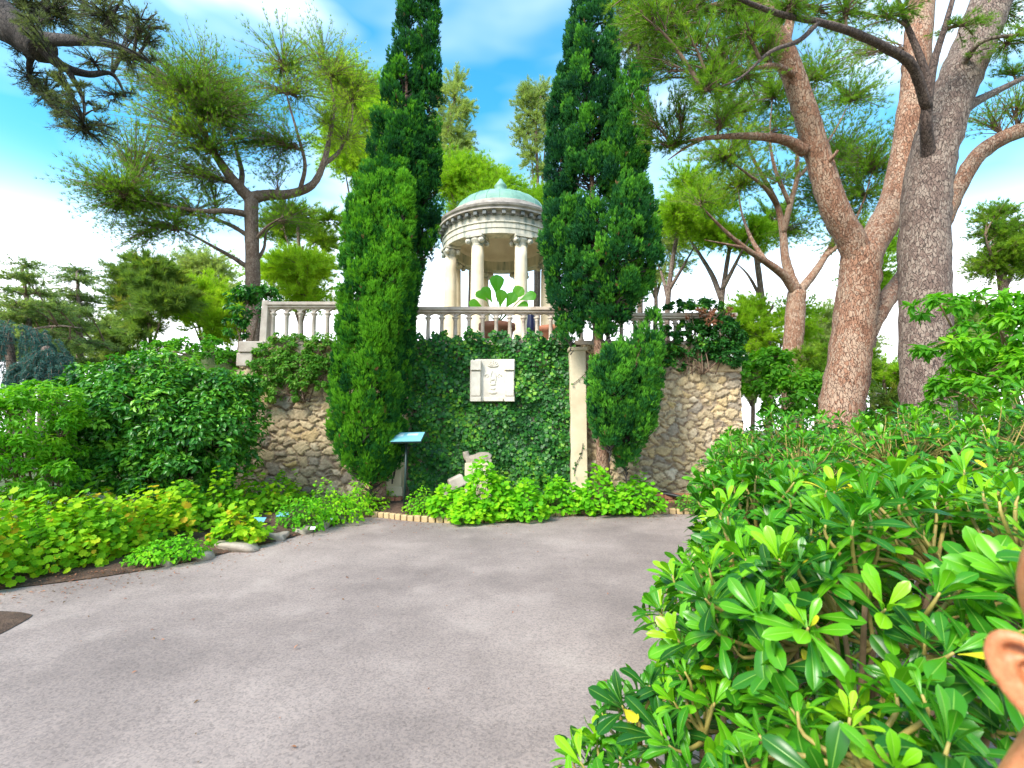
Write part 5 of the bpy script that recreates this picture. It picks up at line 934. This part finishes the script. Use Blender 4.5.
# ------------------------------------------------------------------ whorled evergreen shrubs on the right
def whorl(name, label, cat, blobs, n, leaf, bases, hi=True, group=None, tb=.5, deep=.3, inner=.35, tv=.16, k=12, front=False, sp=None):
    o = thing(name, label, cat, np.mean(bases, 0), group); cs = np.array([b_[0] for b_ in blobs]); rs_ = np.array([b_[1] for b_ in blobs]); ar = np.array([(r[0] * r[1] + r[0] * r[2] + r[1] * r[2]) for r in rs_])
    pos = []; nv = []; own = []
    for bi, (c, r, f) in enumerate(zip(cs, rs_, ar / ar.sum())):
        m = int(n * f); d = rnd(m * 3); d = d[d[:, 2] > -.55][:m]; dep = 1 - deep * RS.uniform(0, 1, (len(d), 1)) ** 1.6
        lump = 1 + .12 * np.sin(d[:, :1] * 5 + bi) * np.sin(d[:, 1:2] * 4) + .10 * np.sin(d[:, 2:] * 6 + bi)
        q = c + d * r * dep * lump; ok = q[:, 2] > .12
        for c2, r2 in zip(cs, rs_):
            if c2 is not c: ok &= (((q - c2) / (r2 * .70)) ** 2).sum(1) > 1
        pos.append(q[ok]); nv.append(nrm(d / r)[ok]); own.append(np.full(ok.sum(), bi))
    pos = np.vstack(pos); nv = np.vstack(nv); own = np.concatenate(own)
    # spread them: drop rosettes that crowd another
    keep = []; md = leaf * (sp or (.56 if hi else .5))
    for i in RS.permutation(len(pos)):
        if not keep or ((pos[keep] - pos[i]) ** 2).sum(1).min() > md * md: keep.append(i)
    keep = np.array(keep); pos = pos[keep]; nv = nv[keep]; own = own[keep]; m = len(pos)
    ax = nrm(nv * .75 + np.array([0, 0, .75]) + .38 * rnd(m)); e1 = nrm(np.cross(ax, [0.2, .5, -.3])); e2 = np.cross(ax, e1); nm = NM(); ph = RS.uniform(0, 6.28, m); rt = np.clip(tb + tv * RS.normal(size=m), 0, .95); rs1 = np.where(RS.uniform(size=m) < .3, RS.uniform(.5, .75, m), RS.uniform(.8, 1.15, m))
    for j in range(k):
        f = j / (k - 1); az = ph + j * 2.4 + .25 * RS.normal(size=m); el = np.clip(R(4) + f ** 1.3 * R(66) + .2 * RS.normal(size=m), -.4, 1.4); rad = e1 * np.cos(az)[:, None] + e2 * np.sin(az)[:, None]
        yd = rad * np.cos(el)[:, None] + ax * np.sin(el)[:, None]; zd = ax * np.cos(el)[:, None] - rad * np.sin(el)[:, None] + .22 * rnd(m); st = pos - ax * (leaf * .30 * (1 - f))[..., None] if False else pos - ax * leaf * .32 * (1 - f)
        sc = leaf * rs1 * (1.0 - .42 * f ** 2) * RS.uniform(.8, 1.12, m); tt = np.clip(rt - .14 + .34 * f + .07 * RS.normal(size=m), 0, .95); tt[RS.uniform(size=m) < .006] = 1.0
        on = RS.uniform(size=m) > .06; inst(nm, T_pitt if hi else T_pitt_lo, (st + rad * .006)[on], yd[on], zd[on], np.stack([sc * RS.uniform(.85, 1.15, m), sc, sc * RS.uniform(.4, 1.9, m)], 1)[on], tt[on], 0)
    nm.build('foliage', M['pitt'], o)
    # stems: rosette -> hub -> base
    nm = NM(); hub = pos + (cs[own] - pos) * .55 - np.array([0, 0, .05]); H = max(3, m // 9); hc = hub[RS.choice(m, H, False)]
    for _ in range(4):
        a = ((hub[:, None] - hc) ** 2).sum(-1).argmin(1); hc = np.array([hub[a == h].mean(0) if (a == h).any() else hc[h] for h in range(H)])
    a = ((hub[:, None] - hc) ** 2).sum(-1).argmin(1)
    for i in range(m):
        mid = (hc[a[i]] + pos[i]) / 2 - ax[i] * .03 + rnd(1)[0] * .02
        tube(nm, [hc[a[i]], mid, pos[i] - ax[i] * leaf * .38, pos[i] - ax[i] * leaf * .05], np.array([.006, .005, .0038, .0022]) * (leaf / .1), 6 if hi else 4, 3 if hi else 2, 1)
    bs = np.asarray(bases)
    for h in hc:
        b_ = bs[((bs - h) ** 2)[:, :2].sum(1).argmin()]; mid = b_ * .45 + h * .55 + np.array([0, 0, -.06]) + RS.normal(size=3) * .05
        tube(nm, [b_ + RS.normal(size=3) * [.03, .03, 0] - [0, 0, .05], b_ * .75 + h * .25 + np.array([0, 0, .02]) + RS.normal(size=3) * .03, mid, h], [.018, .015, .011, .007], 8 if hi else 5, 4, 0)
    nm.build('stem', [M['stem_tan'], M['stem_yel']], o); return o
def W3(px, py, Y, rx, ry, rz): return (P(px, py, Y), np.array([rx, ry, rz]))
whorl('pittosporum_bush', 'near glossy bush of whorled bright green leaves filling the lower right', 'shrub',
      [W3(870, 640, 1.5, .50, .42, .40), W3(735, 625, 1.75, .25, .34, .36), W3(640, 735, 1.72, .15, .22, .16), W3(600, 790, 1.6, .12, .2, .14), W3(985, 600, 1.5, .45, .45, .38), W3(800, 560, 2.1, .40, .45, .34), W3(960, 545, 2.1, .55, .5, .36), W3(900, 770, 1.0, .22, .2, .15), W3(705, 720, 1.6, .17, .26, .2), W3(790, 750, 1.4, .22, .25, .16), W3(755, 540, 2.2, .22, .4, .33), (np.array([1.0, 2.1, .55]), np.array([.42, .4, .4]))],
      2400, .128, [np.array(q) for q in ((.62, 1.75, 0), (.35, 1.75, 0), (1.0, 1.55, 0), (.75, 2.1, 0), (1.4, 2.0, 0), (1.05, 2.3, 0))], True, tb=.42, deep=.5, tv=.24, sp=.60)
whorl('pittosporum_bush', 'glossy whorled leaf bush just behind the near one, below the orange trunk', 'shrub',
      [W3(800, 492, 3.4, .62, .6, .46), W3(900, 480, 3.5, .7, .6, .5), W3(745, 500, 3.6, .32, .45, .44), (np.array([2.0, 3.2, .5]), np.array([.55, .5, .42])), (np.array([1.55, 3.5, .45]), np.array([.35, .4, .36]))], 900, .10, [np.array(q) for q in ((2.0, 3.4, 0), (2.6, 3.6, 0), (1.7, 3.6, 0))], False, tb=.40)
whorl('pittosporum_bush', 'glossy whorled leaf bush at the right edge below the leaning leafy tree', 'shrub',
      [W3(1010, 480, 3.3, .6, .6, .52), W3(960, 478, 3.9, .6, .6, .5), W3(1080, 470, 3.4, .7, .6, .6)], 520, .10, [np.array(q) for q in ((3.4, 3.3, 0), (3.6, 3.9, 0), (4.0, 3.4, 0))], False, tb=.40)
whorl('pittosporum_bush', 'farther whorled leaf hedge bush at the foot of the forked pine', 'shrub',
      [W3(790, 460, 5.8, .75, .7, .62), W3(850, 462, 5.6, .75, .7, .58), W3(745, 480, 5.6, .38, .5, .56), (np.array([3.1, 5.3, .5]), np.array([.7, .5, .45]))], 820, .12, [np.array(q) for q in ((3.4, 5.8, 0), (4.0, 5.6, 0), (2.8, 5.6, 0))], False, tb=.30)
whorl('pittosporum_bush', 'farther whorled leaf hedge bush at the foot of the grey pine', 'shrub',
      [W3(925, 462, 5.6, .8, .7, .58), W3(1000, 462, 5.6, .85, .7, .6), W3(960, 450, 6.2, .7, .6, .6)], 560, .12, [np.array(q) for q in ((5.0, 5.6, 0), (5.7, 5.6, 0), (5.6, 6.2, 0))], False, tb=.30)

# ------------------------------------------------------------------ person at the right edge, close to the camera
def solid(nm, name, m, parent, voxel, it=2):
    o = nm.build(name, m, parent); r = o.modifiers.new('r', 'REMESH'); r.mode = 'VOXEL'; r.voxel_size = voxel; r.use_smooth_shade = True
    s = o.modifiers.new('s', 'SMOOTH'); s.factor = .5; s.iterations = it
    dg = bpy.context.evaluated_depsgraph_get(); me = bpy.data.meshes.new_from_object(o.evaluated_get(dg)); o.modifiers.clear(); o.data = me
    me.polygons.foreach_set('use_smooth', np.ones(len(me.polygons), bool)); return o
def ell(nm, c, r, seg=24, rz=0.0):
    t_ = np.linspace(-math.pi / 2, math.pi / 2, 14); n0 = len(nm.v); lathe(nm, [(max(.02, math.cos(a)), math.sin(a)) for a in t_], (0, 0, 0), seg)
    V = nm.v[n0] * np.array(r); c_, s_ = math.cos(rz), math.sin(rz); V = np.stack([V[:, 0] * c_ - V[:, 1] * s_, V[:, 0] * s_ + V[:, 1] * c_, V[:, 2]], 1); nm.v[n0] = V + np.array(c)
HX, HY, HZ = .502, .385, 1.366
per = thing('person', 'person with a shaved head at the right edge, only ear, temple and neck in view', 'person', (HX, HY + .03, 0))
def h(x, y, z): return np.array([HX + x + .30 * max(0.0, z + .02), HY + y, HZ + z])      # head space: -y is where the face looks
nm = NM()
ell(nm, h(0, .012, .035), (.068, .094, .092)); ell(nm, h(0, -.022, -.02), (.062, .066, .088)); ell(nm, h(0, -.045, -.072), (.042, .042, .038)); ell(nm, h(0, -.055, .05), (.056, .036, .045))
for s_ in (-1, 1):
    ell(nm, h(s_ * .04, -.062, -.014), (.024, .022, .024)); ell(nm, h(s_ * .03, -.082, .024), (.024, .012, .008)); tube(nm, [h(s_ * .066, .0, -.03), h(s_ * .056, -.03, -.075), h(s_ * .02, -.075, -.102)], [.016, .016, .014], 10, 4)
    ell(nm, h(s_ * .013, -.098, -.022), (.010, .012, .008))
tube(nm, [h(0, -.082, .022), h(0, -.096, .0), h(0, -.108, -.02)], [.009, .010, .013], 10, 4)
tube(nm, [h(-.024, -.080, -.052), h(0, -.092, -.049), h(.024, -.080, -.052)], [.004, .0075, .004], 8, 4); tube(nm, [h(-.02, -.080, -.062), h(0, -.091, -.063), h(.02, -.080, -.062)], [.004, .0085, .004], 8, 4)
for s_ in (-1, 1):   # ears: rim, inner fold, bowl, lobe, tragus
    o0 = h(s_ * .074, .004, -.022); u = nrm(np.array([s_ * .66, .75, 0])); w = nrm(np.array([s_ * .10, .16, 1.0])); n_ = nrm(np.cross(u, w)) * (-s_)
    if n_[0] * s_ < 0: n_ = -n_
    E = lambda a, b, c=0.0: o0 + u * a + w * b + n_ * c
    tube(nm, [E(.004, .008, .002), E(.006, .026, .003), E(.016, .038, .003), E(.030, .036, .003), E(.038, .020, .003), E(.036, .000, .003), E(.028, -.018, .002), E(.016, -.032, .000)], [.0035, .0045, .0055, .0058, .0058, .005, .0045, .006], 10, 5)
    tube(nm, [E(.014, .024, .000), E(.026, .020, .001), E(.027, .004, .001), E(.020, -.012, .001), E(.010, -.018, .001)], [.003, .0038, .004, .004, .003], 8, 4)
    ell(nm, E(.010, -.030, 0), (.009, .009, .011)); tube(nm, [E(.0, -.006, .004), E(.004, -.010, .005)], [.006, .004], 8, 2)
    for a, b in ((.018, .022), (.018, .008), (.016, -.006), (.026, .028), (.029, .010), (.024, -.010), (.012, -.018), (.010, .024), (.008, .010)): ell(nm, E(a, b, -.0125), (.008, .008, .010), 12)
tube(nm, [h(0, .022, -.02), h(0, .03, -.10), h(0, .04, -.17)], [.056, .056, .066], 18, 4)
SH = HZ - .205
for s_ in (-1, 1):
    tube(nm, [h(s_ * .012, .04, -.09), h(s_ * .07, .045, -.16), h(s_ * .155, .045, -.205)], [.045, .042, .046], 14, 5)
    sh = np.array([HX + s_ * .172, HY + .045, SH - .01]); el = sh + [s_ * .05, .02, -.27]; wr = el + [s_ * .02, -.05, -.23]; tube(nm, [sh + [0, 0, .01], sh + [s_ * .02, 0, -.08], el, wr], [.052, .047, .037, .025], 14, 5)
    ha = wr + [0, -.01, -.085]; tube(nm, [wr, wr + [0, -.005, -.03], ha], [.024, .030, .028], 12, 4)
    for k, (dy, ln) in enumerate(((-.030, .066), (-.011, .078), (.009, .073), (.027, .058))):
        f0 = ha + [0, dy * .85, .012]; tube(nm, [f0, f0 + [-s_ * .002, dy * .1, -ln * .45], f0 + [-s_ * .012, dy * .12 - .004, -ln * .8], f0 + [-s_ * .024, dy * .1 - .008, -ln]], [.0092, .0085, .0075, .0062], 9, 3)
    t0 = wr + [-s_ * .006, -.028, -.03]; tube(nm, [t0, t0 + [-s_ * .012, -.022, -.028], t0 + [-s_ * .018, -.026, -.06]], [.012, .0105, .008], 9, 3)
TOR = [((0, .045, SH - .01), .10, .075), ((0, .05, SH - .09), .150, .098), ((0, .05, SH - .19), .142, .105), ((0, .05, SH - .32), .118, .092), ((0, .055, SH - .43), .142, .105), ((0, .06, SH - .50), .152, .11)]
def torso(nm, gx, z0=0, z1=6):
    V = []; a_ = np.arange(28) * 2 * math.pi / 28; T_ = TOR[z0:z1]
    pr = np.array([[c[2], rx, ry, c[1]] for c, rx, ry in T_]); zz = np.linspace(pr[0, 0], pr[-1, 0], 22); 
    for z in zz: q = [np.interp(-z, -pr[:, 0], pr[:, k]) for k in (1, 2, 3)]; V.append(np.stack([HX + (q[0] + gx) * np.cos(a_), HY + q[2] + (q[1] + gx) * np.sin(a_), 0 * a_ + z], 1))
    k = len(V); V = np.vstack(V); i, j = np.meshgrid(np.arange(k - 1), np.arange(28), indexing='ij'); j2 = (j + 1) % 28
    nm.add(V, [np.stack([i * 28 + j, (i + 1) * 28 + j, (i + 1) * 28 + j2, i * 28 + j2], -1).reshape(-1, 4), np.arange(28)[None], ((k - 1) * 28 + np.arange(28)[::-1])[None]])
torso(nm, 0)
LEG = lambda s_: [np.array([HX + s_ * q[0], HY + q[1], q[2]]) for q in ((.075, .06, SH - .47), (.085, .06, .58), (.088, .065, .41), (.092, .08, .25), (.095, .085, .075))]
for s_ in (-1, 1):
    tube(nm, LEG(s_), [.088, .075, .055, .052, .036], 16, 5); f0 = np.array([HX + s_ * .095, HY + .085, .05]); tube(nm, [f0 + [0, .035, -.012], f0 + [0, -.04, -.012], f0 + [s_ * .01, -.15, -.026]], [.036, .037, .022], 12, 4)
solid(nm, 'body', M['skin'], per, .0032, 3)
nm = NM(); torso(nm, .010, 1, 6)
for s_ in (-1, 1): tube(nm, [np.array([HX + s_ * .085, HY - .04, SH - .11]), np.array([HX + s_ * .088, HY + .0, SH + .008]), np.array([HX + s_ * .088, HY + .09, SH + .008]), np.array([HX + s_ * .085, HY + .14, SH - .11])], .022, 8, 5)
solid(nm, 'sleeveless_top', M['shirt'], per, .008)
nm = NM(); torso(nm, .016, 4, 6)
for s_ in (-1, 1): tube(nm, LEG(s_)[:-1] + [LEG(s_)[-1] + [0, 0, .02]], [.102, .09, .075, .068, .06], 16, 5)
solid(nm, 'trousers', M['trouser'], per, .008)
for s_ in (-1, 1):
    nm = NM(); f0 = np.array([HX + s_ * .096, HY + .06, .034]); tube(nm, [f0 + [0, .07, .006], f0 + [0, -.03, .006], f0 + [s_ * .012, -.15, -.004]], [.036, .044, .034], 12, 4); box(nm, f0 + [s_ * .005, -.04, -.024], (.084, .24, .022)); nm.build('shoe', M['shirt'], per)
    nm = NM(); ell(nm, h(s_ * .030, -.0785, .008), (.0125, .0115, .0105), 16); nm.build('eye', M['eye'], per)
    nm = NM(); tube(nm, [h(s_ * .013, -.092, .031), h(s_ * .030, -.093, .036), h(s_ * .046, -.080, .030)], [.003, .004, .002], 7, 4); nm.build('eyebrow', M['hair'], per)
